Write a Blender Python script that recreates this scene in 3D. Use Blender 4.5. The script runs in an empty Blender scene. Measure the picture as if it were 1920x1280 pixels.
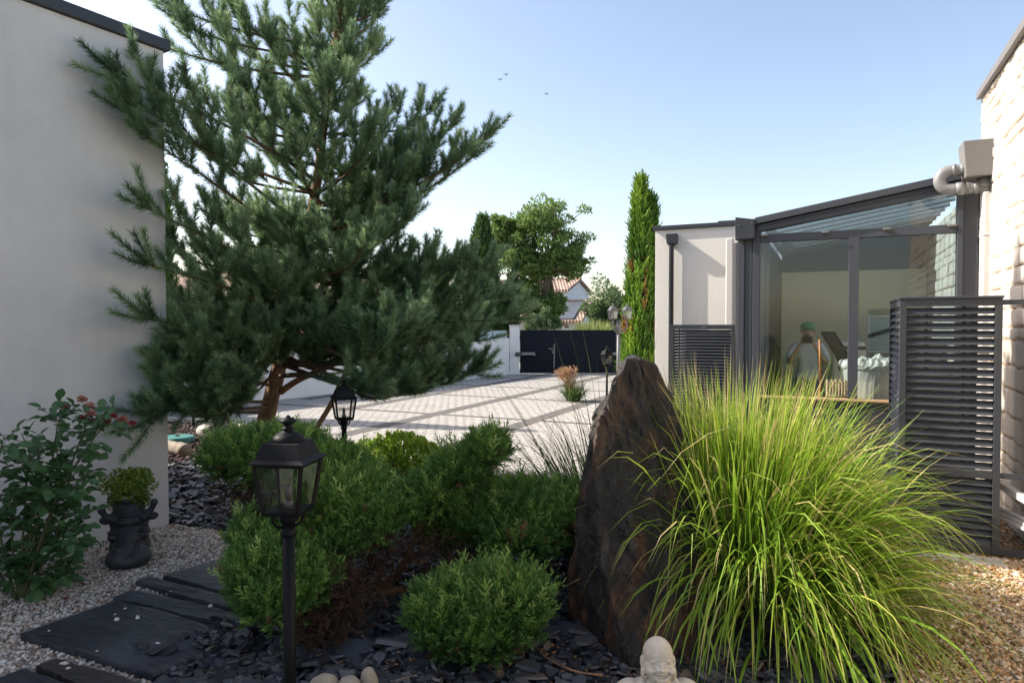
import bpy, math, random
import numpy as np
from mathutils import Vector, Matrix, Quaternion

SC = bpy.context.scene
COL = SC.collection
R = math.radians
rng = np.random.default_rng(11)
random.seed(11)

# ---------------------------------------------------------------- camera
CAM_H, F = 1.6, 1280.0
PITCH = math.atan(30.0 / F)
cam_d = bpy.data.cameras.new('camera')
cam_d.lens = 24.0
cam_d.sensor_width = 36.0
cam_d.clip_end = 3000.0
cam_d.clip_start = 0.05
cam = bpy.data.objects.new('camera', cam_d)
COL.objects.link(cam)
cam.location = (0, 0, CAM_H)
cam.rotation_euler = (math.pi / 2 - PITCH, 0, 0)
SC.camera = cam
CP, SP = math.cos(PITCH), math.sin(PITCH)

def P(px, py, d):
    """real place that the photo shows at (px, py), d metres in front of the camera"""
    a, b = (px - 960) / F, (640 - py) / F
    v = np.array([a, CP + b * SP, -SP + b * CP])
    return v * (d / v[1]) + np.array([0, 0, CAM_H])

def G(px, py, z=0.0):
    a, b = (px - 960) / F, (640 - py) / F
    v = np.array([a, CP + b * SP, -SP + b * CP])
    return v * ((z - CAM_H) / v[2]) + np.array([0, 0, CAM_H])

TH = R(25)
VU = np.array([math.sin(TH), math.cos(TH), 0])     # away from the camera, along the stone house
VV = np.array([math.cos(TH), -math.sin(TH), 0])    # to the right, along the veranda front
def A(a, k, z=0.0):
    return a * VV + k * VU + np.array([0, 0, z])

# ---------------------------------------------------------------- noise
def _hash(i, j, k, seed):
    with np.errstate(over='ignore'):
        h = (i.astype(np.int64) * 374761393 + j.astype(np.int64) * 668265263 + k.astype(np.int64) * 2147483647 + seed * 974634777) & 0xFFFFFFFF
        h = ((h ^ (h >> 13)) * 1274126177) & 0xFFFFFFFF
        h = (h ^ (h >> 16)) & 0xFFFFFFFF
        h = ((h ^ (h >> 15)) * 2246822519) & 0xFFFFFFFF
        h = h ^ (h >> 13)
    return (h & 0xFFFFFF) / float(0xFFFFFF)

def vnoise(p, seed=0):
    p = np.asarray(p, float)
    i = np.floor(p).astype(np.int64)
    f = p - i
    f = f * f * (3 - 2 * f)
    r = 0
    for dx in (0, 1):
        for dy in (0, 1):
            for dz in (0, 1):
                w = (f[:, 0] if dx else 1 - f[:, 0]) * (f[:, 1] if dy else 1 - f[:, 1]) * (f[:, 2] if dz else 1 - f[:, 2])
                r = r + w * _hash(i[:, 0] + dx, i[:, 1] + dy, i[:, 2] + dz, seed)
    return r

def fbm(p, seed=0, o=4):
    p = np.asarray(p, float)
    s, a, t = 0, 1.0, 0
    for k in range(o):
        s = s + a * (vnoise(p, seed + k) - .5)
        t += a
        a *= .5
        p = p * 2.03 + 7.1
    return s / t * 2

# ---------------------------------------------------------------- mesh builder
LOC = {}

class MB:
    def __init__(s):
        s.v, s.f, s.t, s.m, s.n = [], [], [], [], 0
    def add(s, v, f, tint=0.5, mat=0):
        v = np.asarray(v, float).reshape(-1, 3)
        s.v.append(v)
        t = np.full(len(v), tint, float) if np.isscalar(tint) else np.asarray(tint, float)
        s.t.append(t)
        if isinstance(f, np.ndarray):
            f = [f]
        else:
            d = {}
            for q in f:
                d.setdefault(len(q), []).append(q)
            f = [np.array(x, int) for x in d.values()]
        for q in f:
            s.f.append(q + s.n)
            s.m.append(np.full(len(q), mat, int))
        s.n += len(v)
        return s
    def build(s, name, mats, parent=None, smooth=False, loc=None, bevel=0, edge=None):
        v = np.concatenate(s.v)
        if parent is not None:
            off = LOC[parent.name]
        else:
            off = np.zeros(3) if loc is None else np.asarray(loc, float)
        v = v - off
        me = bpy.data.meshes.new(name)
        ls = np.concatenate([np.full(len(q), q.shape[1], int) for q in s.f])
        li = np.concatenate([q.ravel() for q in s.f])
        st = np.concatenate([[0], np.cumsum(ls)[:-1]])
        me.vertices.add(len(v))
        me.vertices.foreach_set('co', v.ravel().astype(np.float32))
        me.loops.add(len(li))
        me.loops.foreach_set('vertex_index', li.astype(np.int32))
        me.polygons.add(len(ls))
        me.polygons.foreach_set('loop_start', st.astype(np.int32))
        me.polygons.foreach_set('loop_total', ls.astype(np.int32))
        mats = mats if isinstance(mats, (list, tuple)) else [mats]
        for m in mats:
            me.materials.append(m)
        if len(mats) > 1:
            me.polygons.foreach_set('material_index', np.concatenate(s.m).astype(np.int32))
        me.update(calc_edges=True)
        me.validate()
        at = me.attributes.new('tint', 'FLOAT', 'POINT')
        t = np.concatenate(s.t).astype(np.float32)
        if len(t) == len(me.vertices):
            at.data.foreach_set('value', t)
        me.polygons.foreach_set('use_smooth', np.full(len(me.polygons), smooth, dtype=bool))
        o = bpy.data.objects.new(name, me)
        COL.objects.link(o)
        if parent is not None:
            o.parent = parent
            LOC[o.name] = LOC[parent.name]
        else:
            o.location = off
            LOC[o.name] = off
        if bevel:
            b = o.modifiers.new('bevel', 'BEVEL')
            b.width = bevel
            b.segments = 2
            b.limit_method = 'ANGLE'
            b.angle_limit = R(40)
        return o

def tag(o, label=None, cat=None, group=None, kind=None):
    if label: o['label'] = label
    if cat: o['category'] = cat
    if group: o['group'] = group
    if kind: o['kind'] = kind
    return o

def thing(name, label, cat, loc, group=None):
    o = bpy.data.objects.new(name, None)
    COL.objects.link(o)
    o.location = loc
    o.empty_display_size = .1
    LOC[o.name] = np.asarray(loc, float)
    return tag(o, label, cat, group)

def box(mb, p, ex, ey, ez, tint=.5, mat=0):
    """box from corner p along the three edge vectors"""
    p, ex, ey, ez = [np.asarray(q, float) for q in (p, ex, ey, ez)]
    v = [p, p + ex, p + ex + ey, p + ey]
    v = v + [q + ez for q in v]
    f = [(0, 3, 2, 1), (4, 5, 6, 7), (0, 1, 5, 4), (1, 2, 6, 5), (2, 3, 7, 6), (3, 0, 4, 7)]
    if np.dot(np.cross(ex, ey), ez) < 0:
        f = [q[::-1] for q in f]
    mb.add(v, f, tint, mat)

def abox(mb, a0, a1, k0, k1, z0, z1, tint=.5, mat=0):
    box(mb, A(a0, k0, z0), (a1 - a0) * VV, (k1 - k0) * VU, (0, 0, z1 - z0), tint, mat)

def cbox(mb, x0, x1, y0, y1, z0, z1, tint=.5, mat=0):
    box(mb, (x0, y0, z0), (x1 - x0, 0, 0), (0, y1 - y0, 0), (0, 0, z1 - z0), tint, mat)

def frame_of(d):
    d = np.asarray(d, float)
    d = d / (np.linalg.norm(d) + 1e-12)
    a = np.array([0, 0, 1.0]) if abs(d[2]) < .9 else np.array([1.0, 0, 0])
    x = np.cross(a, d)
    x /= np.linalg.norm(x)
    return x, np.cross(d, x), d

def tube(mb, pts, rad, n=8, tint=.5, mat=0, cap=True):
    pts = np.asarray(pts, float)
    m = len(pts)
    rad = np.full(m, rad, float) if np.isscalar(rad) else np.asarray(rad, float)
    tan = np.gradient(pts, axis=0)
    x, y, d = frame_of(tan[0])
    ang = np.arange(n) * 2 * math.pi / n
    rings = []
    for i in range(m):
        d = tan[i] / (np.linalg.norm(tan[i]) + 1e-12)
        x = x - d * np.dot(x, d)
        x /= np.linalg.norm(x) + 1e-12
        y = np.cross(d, x)
        rings.append(pts[i] + rad[i] * (np.cos(ang)[:, None] * x + np.sin(ang)[:, None] * y))
    v = np.concatenate(rings)
    i, j = np.meshgrid(np.arange(m - 1), np.arange(n), indexing='ij')
    j2 = (j + 1) % n
    q = np.stack([i * n + j, i * n + j2, (i + 1) * n + j2, (i + 1) * n + j], -1).reshape(-1, 4)
    tt = tint if np.isscalar(tint) else np.repeat(np.asarray(tint), n)
    mb.add(v, q, tt, mat)
    if cap:
        b = mb.n - len(v)
        mb.f.append(np.array([[b + k for k in range(n)][::-1]])); mb.m.append(np.full(1, mat, int))
        mb.f.append(np.array([[b + (m - 1) * n + k for k in range(n)]])); mb.m.append(np.full(1, mat, int))

def lathe(mb, prof, c, n=20, rot=0.0, tint=.5, mat=0, sq=False):
    """prof: list of (radius, z); n=4 gives a square section"""
    c = np.asarray(c, float)
    ang = rot + np.arange(n) * 2 * math.pi / n
    v = np.concatenate([np.stack([c[0] + r * np.cos(ang), c[1] + r * np.sin(ang), np.full(n, c[2] + z)], -1) for r, z in prof])
    m = len(prof)
    f = []
    for i in range(m - 1):
        for j in range(n):
            k = (j + 1) % n
            f.append((i * n + j, i * n + k, (i + 1) * n + k, (i + 1) * n + j))
    f.append(tuple(range(n))[::-1])
    f.append(tuple(range((m - 1) * n, m * n)))
    mb.add(v, f, tint, mat)

def prism(mb, poly, z0, z1, tint=.5, mat=0):
    poly = [np.asarray(q, float)[:2] for q in poly]
    n = len(poly)
    ar = sum(poly[i][0] * poly[(i + 1) % n][1] - poly[(i + 1) % n][0] * poly[i][1] for i in range(n))
    if ar < 0:
        poly = poly[::-1]
    v = [(q[0], q[1], z0) for q in poly] + [(q[0], q[1], z1) for q in poly]
    f = [tuple(range(n))[::-1], tuple(range(n, 2 * n))]
    f += [(i, (i + 1) % n, n + (i + 1) % n, n + i) for i in range(n)]
    mb.add(v, f, tint, mat)

def sheet(name, poly, z, mat, kind='structure'):
    mb = MB()
    poly = [np.asarray(q, float)[:2] for q in poly]
    n = len(poly)
    ar = sum(poly[i][0] * poly[(i + 1) % n][1] - poly[(i + 1) % n][0] * poly[i][1] for i in range(n))
    if ar < 0:
        poly = poly[::-1]
    mb.add([(q[0], q[1], z) for q in poly], [tuple(range(n))])
    o = mb.build(name, mat)
    tag(o, kind=kind)
    return o

def inpoly(p, poly):
    poly = np.asarray([np.asarray(q)[:2] for q in poly], float)
    x, y = p[:, 0], p[:, 1]
    r = np.zeros(len(p), bool)
    j = len(poly) - 1
    for i in range(len(poly)):
        xi, yi, xj, yj = *poly[i], *poly[j]
        c = ((yi > y) != (yj > y)) & (x < (xj - xi) * (y - yi) / (yj - yi + 1e-12) + xi)
        r ^= c
        j = i
    return r

def unit(v):
    return v / (np.linalg.norm(v, axis=-1, keepdims=True) + 1e-12)

def frames(d, roll):
    """(n,3,3) rows X,Y,Z with Z along d"""
    d = unit(np.asarray(d, float))
    a = np.where(np.abs(d[:, 2:3]) < .9, np.array([[0, 0, 1.0]]), np.array([[1.0, 0, 0]]))
    x = unit(np.cross(a, d))
    y = np.cross(d, x)
    c, s = np.cos(roll)[:, None], np.sin(roll)[:, None]
    return np.stack([x * c + y * s, -x * s + y * c, d], 1)

def instance(mb, tv, tf, o, fr, sc, tint, tt=None, mat=0):
    """place a template (verts tv, faces tf) at origins o with frames fr and scales sc"""
    n, m = len(o), len(tv)
    sc = np.asarray(sc, float)
    sc = sc[:, None] if sc.ndim == 1 else sc
    sc = np.broadcast_to(sc, (n, 3))
    v = (tv[None] * sc[:, None, :]) @ fr + o[:, None, :]
    t = np.broadcast_to(np.asarray(tint, float).reshape(-1, 1), (n, m)).copy()
    if tt is not None:
        t = t + tt[None]
    tf = tf if isinstance(tf, list) else [tf]
    fs = [(q[None] + (np.arange(n) * m)[:, None, None]).reshape(-1, q.shape[1]) for q in tf]
    b = mb.n
    mb.v.append(v.reshape(-1, 3)); mb.t.append(np.clip(t.ravel(), 0, 1))
    for q in fs:
        mb.f.append(q + b); mb.m.append(np.full(len(q), mat, int))
    mb.n += n * m

def bez(p, n=9):
    p = np.asarray(p, float)
    t = np.linspace(0, 1, n)[:, None]
    if len(p) == 3:
        return (1 - t) ** 2 * p[0] + 2 * t * (1 - t) * p[1] + t * t * p[2]
    return (1 - t) ** 3 * p[0] + 3 * t * (1 - t) ** 2 * p[1] + 3 * t * t * (1 - t) * p[2] + t ** 3 * p[3]

def spline(p, n=24):
    p = np.asarray(p, float)
    q = np.concatenate([[2 * p[0] - p[1]], p, [2 * p[-1] - p[-2]]])
    out = []
    m = len(p) - 1
    for s in np.linspace(0, m, n):
        i = min(int(s), m - 1)
        t = s - i
        a, b, c, d = q[i], q[i + 1], q[i + 2], q[i + 3]
        out.append(.5 * (2 * b + (c - a) * t + (2 * a - 5 * b + 4 * c - d) * t * t + (3 * b - a - 3 * c + d) * t ** 3))
    return np.array(out)

ICO_V, ICO_F = None, None
def ico(sub=1):
    import bmesh
    bm = bmesh.new()
    bmesh.ops.create_icosphere(bm, subdivisions=sub, radius=1)
    v = np.array([q.co[:] for q in bm.verts])
    f = np.array([[w.index for w in q.verts] for q in bm.faces])
    bm.free()
    return v, f
ICO1, ICO2, ICO3 = ico(1), ico(2), ico(3)

def ellips(mb, c, r, rot=None, lv=ICO3):
    v = lv[0] * np.asarray(r, float)
    if rot is not None:
        v = v @ np.array(Matrix.Rotation(rot[0], 3, rot[1])).T
    mb.add(v + np.asarray(c, float), lv[1])

def remeshed(mb, voxel, smooth_it=4):
    """union of overlapping shapes as one continuous surface -> verts, polys"""
    o = mb.build('shape', [])
    m = o.modifiers.new('r', 'REMESH')
    m.mode = 'VOXEL'
    m.voxel_size = voxel
    s = o.modifiers.new('s', 'SMOOTH')
    s.factor = .5
    s.iterations = smooth_it
    dg = bpy.context.evaluated_depsgraph_get()
    me = bpy.data.meshes.new_from_object(o.evaluated_get(dg))
    v = np.zeros(len(me.vertices) * 3); me.vertices.foreach_get('co', v)
    f = [tuple(p.vertices) for p in me.polygons]
    bpy.data.objects.remove(o); bpy.data.meshes.remove(me)
    return v.reshape(-1, 3), f

def skinned(verts, edges, radii, root=0, sub=2):
    me = bpy.data.meshes.new('skin')
    me.from_pydata([tuple(v) for v in verts], edges, [])
    o = bpy.data.objects.new('skin', me)
    COL.objects.link(o)
    o.modifiers.new('k', 'SKIN')
    for i, r in enumerate(radii):
        me.skin_vertices[0].data[i].radius = (r, r) if np.isscalar(r) else r
        me.skin_vertices[0].data[i].use_root = (i == root)
    s = o.modifiers.new('s', 'SUBSURF'); s.levels = sub
    dg = bpy.context.evaluated_depsgraph_get()
    m2 = bpy.data.meshes.new_from_object(o.evaluated_get(dg))
    v = np.zeros(len(m2.vertices) * 3); m2.vertices.foreach_get('co', v)
    f = [tuple(p.vertices) for p in m2.polygons]
    bpy.data.objects.remove(o)
    return v.reshape(-1, 3), f

# ---------------------------------------------------------------- materials
class NT:
    def __init__(s, name):
        s.m = bpy.data.materials.new(name)
        s.m.use_nodes = True
        s.t = s.m.node_tree
        s.b = s.t.nodes['Principled BSDF']
        s.out = s.t.nodes['Material Output']
    def n(s, typ, **kw):
        q = s.t.nodes.new('ShaderNode' + typ)
        for k, v in kw.items():
            if hasattr(q, k) and k not in q.inputs:
                setattr(q, k, v)
            else:
                s.set(q, k, v)
        return q
    def set(s, q, k, v):
        i = q.inputs[k]
        if hasattr(v, 'is_output'):
            s.t.links.new(v, i)
        else:
            i.default_value = v
    def coord(s, scale=(1, 1, 1), rot=(0, 0, 0)):
        c = s.n('TexCoord')
        m1 = s.n('Mapping')
        m1.inputs['Rotation'].default_value = rot
        s.t.links.new(c.outputs['Object'], m1.inputs['Vector'])
        mp = s.n('Mapping')
        mp.inputs['Scale'].default_value = scale
        s.t.links.new(m1.outputs[0], mp.inputs['Vector'])
        return mp.outputs[0]
    def noise(s, vec, scale, detail=4, rough=.55, dist=0):
        q = s.n('TexNoise', Vector=vec, Scale=scale, Detail=detail, Roughness=rough, Distortion=dist)
        return q.outputs[0]
    def ramp(s, fac, stops, interp='LINEAR'):
        q = s.n('ValToRGB')
        s.t.links.new(fac, q.inputs[0])
        cr = q.color_ramp
        cr.interpolation = interp
        while len(cr.elements) < len(stops):
            cr.elements.new(.5)
        for e, (p, c) in zip(cr.elements, stops):
            e.position = p
            e.color = (*c, 1) if len(c) == 3 else c
        return q.outputs[0]
    def mix(s, fac, a, b, mode='MIX'):
        q = s.n('MixRGB', blend_type=mode)
        for i, v in enumerate((fac, a, b)):
            if hasattr(v, 'is_output'):
                s.t.links.new(v, q.inputs[i])
            elif i == 0:
                q.inputs[0].default_value = v
            else:
                q.inputs[i].default_value = (*v, 1)
        return q.outputs[0]
    def math(s, op, a, b=0.0):
        q = s.n('Math', operation=op)
        for i, v in enumerate((a, b)):
            if hasattr(v, 'is_output'):
                s.t.links.new(v, q.inputs[i])
            else:
                q.inputs[i].default_value = v
        return q.outputs[0]
    def attr(s, name='tint'):
        q = s.n('Attribute', attribute_name=name)
        return q.outputs['Fac']
    def bump(s, h, strength=.3, dist=.01, normal=None):
        q = s.n('Bump', Strength=strength, Distance=dist, Height=h)
        if normal is not None:
            s.t.links.new(normal, q.inputs['Normal'])
        return q.outputs[0]
    def fin(s, color=None, rough=.6, metal=0, normal=None, spec=None):
        if color is not None:
            s.set(s.b, 'Base Color', color if hasattr(color, 'is_output') else (*color, 1))
        s.set(s.b, 'Roughness', rough)
        s.set(s.b, 'Metallic', metal)
        if spec is not None:
            s.set(s.b, 'Specular IOR Level', spec)
        if normal is not None:
            s.set(s.b, 'Normal', normal)
        return s.m

def m_paint(name, c, rough=.45, var=.12, metal=0, scale=6, bump=.05, spec=.5):
    t = NT(name)
    v = t.coord()
    n1 = t.noise(v, scale, 5)
    col = t.mix(n1, tuple(np.array(c) * (1 - var)), tuple(np.minimum(1, np.array(c) * (1 + var))))
    n2 = t.noise(v, scale * 25, 3)
    rr = t.math('MULTIPLY_ADD', n1, .2)
    rr.node.inputs[2].default_value = rough - .1
    return t.fin(col, rr, metal, t.bump(n2, bump, .004), spec)

def m_leaf(name, stops, trans=.3, rough=.5, spec=.35):
    t = NT(name)
    col = t.ramp(t.attr(), stops)
    t.fin(col, rough, 0, None, spec)
    tr = t.n('BsdfTranslucent')
    t.t.links.new(col, tr.inputs[0])
    mx = t.n('MixShader')
    mx.inputs[0].default_value = trans
    t.t.links.new(t.b.outputs[0], mx.inputs[1])
    t.t.links.new(tr.outputs[0], mx.inputs[2])
    t.t.links.new(mx.outputs[0], t.out.inputs[0])
    return t.m

def m_tint(name, stops, rough=.7, bumps=0, bscale=60, spec=.4):
    t = NT(name)
    v = t.coord()
    nz = t.noise(v, bscale, 4)
    f = t.math('ADD', t.attr(), t.math('MULTIPLY', t.math('SUBTRACT', nz, .5), .35))
    col = t.ramp(f, stops)
    return t.fin(col, rough, 0, t.bump(nz, bumps, .004) if bumps else None, spec)

def m_glass(name, tint=(.9, .95, .95), refl=.06, gain=1.0, rough=.0):
    t = NT(name)
    tr = t.n('BsdfTransparent'); tr.inputs[0].default_value = (*tint, 1)
    gl = t.n('BsdfGlossy'); gl.inputs['Roughness'].default_value = rough
    gl.inputs[0].default_value = (1, 1, 1, 1)
    lw = t.n('Fresnel'); lw.inputs[0].default_value = 1.5
    f = t.math('MULTIPLY', lw.outputs[0], gain)
    f = t.math('MINIMUM', f, 1.0)
    mx = t.n('MixShader')
    t.t.links.new(f, mx.inputs[0])
    t.t.links.new(tr.outputs[0], mx.inputs[1])
    t.t.links.new(gl.outputs[0], mx.inputs[2])
    t.t.links.new(mx.outputs[0], t.out.inputs[0])
    return t.m

def m_glass2(name, tint=(.9, .95, .95), base=.05, gain=.95):
    t = NT(name)
    tr = t.n('BsdfTransparent'); tr.inputs[0].default_value = (*tint, 1)
    gl = t.n('BsdfGlossy'); gl.inputs['Roughness'].default_value = 0.0
    gl.inputs[0].default_value = (1, 1, 1, 1)
    lw = t.n('LayerWeight'); lw.inputs[0].default_value = .5
    f = t.math('ADD', t.math('MULTIPLY', t.math('POWER', lw.outputs['Facing'], 4.0), gain), base)
    f = t.math('MINIMUM', f, 1.0)
    mx = t.n('MixShader')
    t.t.links.new(f, mx.inputs[0])
    t.t.links.new(tr.outputs[0], mx.inputs[1])
    t.t.links.new(gl.outputs[0], mx.inputs[2])
    t.t.links.new(mx.outputs[0], t.out.inputs[0])
    return t.m

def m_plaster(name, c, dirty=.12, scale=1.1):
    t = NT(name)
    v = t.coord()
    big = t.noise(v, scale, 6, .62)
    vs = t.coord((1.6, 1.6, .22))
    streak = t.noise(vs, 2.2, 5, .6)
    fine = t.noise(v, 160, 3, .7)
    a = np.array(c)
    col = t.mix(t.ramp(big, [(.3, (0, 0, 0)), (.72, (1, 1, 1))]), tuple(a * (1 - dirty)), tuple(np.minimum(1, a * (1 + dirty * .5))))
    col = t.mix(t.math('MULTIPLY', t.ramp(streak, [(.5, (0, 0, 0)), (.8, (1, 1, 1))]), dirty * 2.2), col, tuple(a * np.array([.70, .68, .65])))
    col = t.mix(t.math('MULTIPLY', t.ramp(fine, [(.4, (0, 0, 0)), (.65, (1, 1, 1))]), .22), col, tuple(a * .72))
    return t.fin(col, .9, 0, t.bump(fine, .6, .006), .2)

def m_paving():
    t = NT('cobbles')
    v = t.coord((1, 1, 1), (0, 0, TH))
    w = t.n('TexNoise', Vector=v, Scale=3.0, Detail=2.0)
    sub = t.n('VectorMath', operation='SUBTRACT'); t.t.links.new(w.outputs[1], sub.inputs[0]); sub.inputs[1].default_value = (.5, .5, .5)
    sc = t.n('VectorMath', operation='SCALE'); t.t.links.new(sub.outputs[0], sc.inputs[0]); sc.inputs['Scale'].default_value = .09
    ad = t.n('VectorMath', operation='ADD'); t.t.links.new(v, ad.inputs[0]); t.t.links.new(sc.outputs[0], ad.inputs[1])
    br = t.n('TexBrick', Vector=ad.outputs[0], Scale=1.0)
    br.inputs['Brick Width'].default_value = .17
    br.inputs['Row Height'].default_value = .15
    br.inputs['Mortar Size'].default_value = .016
    br.inputs['Mortar Smooth'].default_value = .6
    br.inputs['Color1'].default_value = (.36, .34, .31, 1)
    br.inputs['Color2'].default_value = (.50, .475, .435, 1)
    br.inputs['Mortar'].default_value = (.10, .088, .075, 1)
    big = t.noise(v, .5, 5)
    col = t.mix(t.ramp(big, [(.35, (0, 0, 0)), (.7, (1, 1, 1))]), br.outputs[0], (.38, .36, .33), 'MIX')
    col.node.inputs[0].default_value = .3
    spots = t.noise(v, 1.7, 7, .7)
    col = t.mix(t.math('MULTIPLY', t.ramp(spots, [(.54, (0, 0, 0)), (.7, (1, 1, 1))]), .55), col, (.20, .185, .16))
    fine = t.noise(v, 40, 4)
    col = t.mix(.35, col, t.ramp(fine, [(.25, (.26, .24, .22)), (.75, (.52, .495, .46))]))
    h = t.math('ADD', t.math('MULTIPLY', br.outputs['Fac'], -1.0), t.math('MULTIPLY', t.noise(v, 16, 3), .8))
    return t.fin(col, .82, 0, t.bump(h, 1.0, .035), .3)

def m_ground(name, stops, scale, bump=.6, rough=.9):
    t = NT(name)
    v = t.coord()
    n1 = t.noise(v, scale, 6, .65)
    col = t.ramp(n1, stops)
    return t.fin(col, rough, 0, t.bump(n1, bump, .02), .2)

def m_slate(name, c0, c1, c2, rough=.5, stretch=(1, 1, 1), scale=9, bump=.5, rot=(0, 0, 0)):
    t = NT(name)
    v = t.coord(stretch, rot)
    n1 = t.noise(v, scale, 7, .62, .4)
    n2 = t.noise(t.coord(), scale * .35, 4)
    col = t.ramp(n1, [(.3, c0), (.62, c1)])
    col = t.mix(t.ramp(n2, [(.52, (0, 0, 0)), (.72, (1, 1, 1))]), col, c2)
    return t.fin(col, rough, 0, t.bump(n1, bump, .012), .5)

M = {}
M['plaster_grey'] = m_plaster('grey_render', (.68, .66, .63), .17, .9)  # the left house's own grey render
M['plaster_annex'] = m_plaster('pale_render', (.74, .71, .66), .06)
M['plaster_wall'] = m_plaster('white_render', (.80, .79, .77), .05)
M['anthracite'] = m_paint('anthracite_metal', (.038, .042, .050), .45, .14, .0, 5, .05, .35)
M['anthracite2'] = m_paint('dark_grey_metal', (.058, .064, .076), .45, .1, .0, 5, .05, .35)
M['black_metal'] = m_paint('black_lamp_metal', (.007, .007, .008), .5, .3, .0, 14, .12, .14)
M['zinc'] = m_paint('zinc_metal', (.19, .18, .172), .5, .12, .2, 9, .05)
M['grey_pvc'] = m_paint('grey_plastic_pipe', (.21, .21, .215), .4, .08, 0, 6, .03)
M['white_pvc'] = m_paint('white_plastic', (.62, .585, .55), .4, .05, 0, 5, .03)
M['concrete'] = m_plaster('pale_concrete', (.52, .49, .45), .14, 6)
M['glass'] = m_glass2('window_glass', (.93, .96, .95), .035, .8)
M['lamp_glass'] = m_glass2('lantern_glass', (.84, .84, .84), .05, .8)
M['paving'] = m_paving()
M['band'] = m_ground('dark_setts', [(.3, (.09, .083, .078)), (.7, (.17, .16, .15))], 14, .7)
M['joint'] = m_ground('dark_joint', [(.3, (.07, .063, .058)), (.7, (.15, .137, .125))], 20, .5)
M['earth'] = m_ground('dry_earth', [(.3, (.10, .085, .05)), (.7, (.20, .17, .10))], 2)
M['bed_soil'] = m_ground('dark_soil', [(.3, (.02, .018, .017)), (.7, (.05, .045, .042))], 14)
M['gravel_base'] = m_ground('gravel_base', [(.3, (.22, .19, .16)), (.7, (.42, .38, .33))], 45, .8)
M['tan_base'] = m_ground('tan_base', [(.3, (.16, .11, .06)), (.7, (.34, .24, .14))], 45, .8)
M['mulch_base'] = m_ground('mulch_base', [(.35, (.02, .014, .013)), (.7, (.07, .045, .04))], 30, .9)

# ---------------------------------------------------------------- setting: ground
C0 = np.array([-2.76, 5.46, 0.0])                 # corner of the rendered house on the left
W1 = np.array([-.515, -.857, 0.0])                # along its wall, towards the camera
W2 = np.array([-.857, .515, 0.0])
W1, W2 = unit(W1), unit(W2)

def in_left_house(p, m=.02):
    q = p[..., :2] - C0[:2]
    return (q @ W1[:2] > -m) & (q @ W2[:2] > -m) & (p[..., 2] < 3.95)

g = sheet('ground', [(-400, -100), (400, -100), (400, 800), (-400, 800)], -.03, M['earth'])
bed = [(-9, 1), (6, 1), (6, 6.9), (.5, 6.9), (-1.5, 7.6), (-3.2, 9.3), (-5.2, 11.3), (-9, 12)]
sheet('bed_ground', bed, -.008, M['bed_soil'])
pave = [(-16, 12.6), (-5.2, 11.3), (-3.2, 9.3), (-1.5, 7.6), (.5, 6.9), (4.5, 6.9), (14, 10), (14, 30), (-16, 30)]
sheet('paving', pave, 0.0, M['paving'])
for i, a in enumerate((-10.3, -8.38, -6.45, -4.52, -2.6)):
    mb = MB()
    k0 = {-10.3: 11.5, -8.38: 10.2, -6.45: 7.9, -4.52: 7.3, -2.6: 7.6}[a]
    abox(mb, a - .14, a + .14, k0, 22.5, -.02, .004)
    tag(mb.build('paving_band', M['band']), kind='structure')
for k in (10.55, 13.6, 16.0, 18.6):
    mb = MB()
    for a0, a1 in ((-12.2, -10.45), (-10.15, -8.53), (-8.23, -6.6), (-6.3, -4.67), (-4.37, -2.75), (-2.45, 1.0)):
        if k < 11 and a1 > -2.6: continue
        abox(mb, a0, a1, k - .05, k + .05, -.02, .004)
    tag(mb.build('paving_joint', M['joint']), kind='structure')
# kerb of setts along the bed
mb = MB()
edge = spline([(-9, 12, 0), (-5.2, 11.3, 0), (-3.2, 9.3, 0), (-1.5, 7.6, 0), (.5, 6.9, 0)], 60)
for i in range(len(edge) - 1):
    p, q = edge[i], edge[i + 1]
    d = unit(q - p); nn = np.array([-d[1], d[0], 0])
    L = np.linalg.norm(q - p) - .012
    box(mb, p - nn * .07 + [0, 0, -.05], d * L, nn * .14, (0, 0, .09 + .02 * rng.random()), rng.random())
tag(mb.build('kerb', M['concrete'], bevel=.008), kind='structure')

# ---------------------------------------------------------------- left house
t = thing('rendered_house', 'tall windowless grey rendered house wall with dark metal roof edge on the left', 'house', tuple(C0))
mb = MB()
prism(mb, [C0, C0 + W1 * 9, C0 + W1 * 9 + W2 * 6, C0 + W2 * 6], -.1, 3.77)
mb.build('wall', M['plaster_grey'], t, bevel=.006)
mb = MB()
o = -.035
prism(mb, [C0 + W1 * o + W2 * o, C0 + W1 * 9 + W2 * o, C0 + W1 * 9 + W2 * 6, C0 + W2 * 6 + W1 * o], 3.772, 3.86)
mb.build('coping', M['anthracite'], t, bevel=.006)

# ---------------------------------------------------------------- stone house on the right
def a_at(px, k):
    r = (px - 960) / F
    c, s = math.cos(TH), math.sin(TH)
    return (r * c * k - s * k) / (c + s * r)
def z_at(px, py, k):
    w = A(a_at(px, k), k)
    return P(px, py, w[1])[2]

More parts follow.
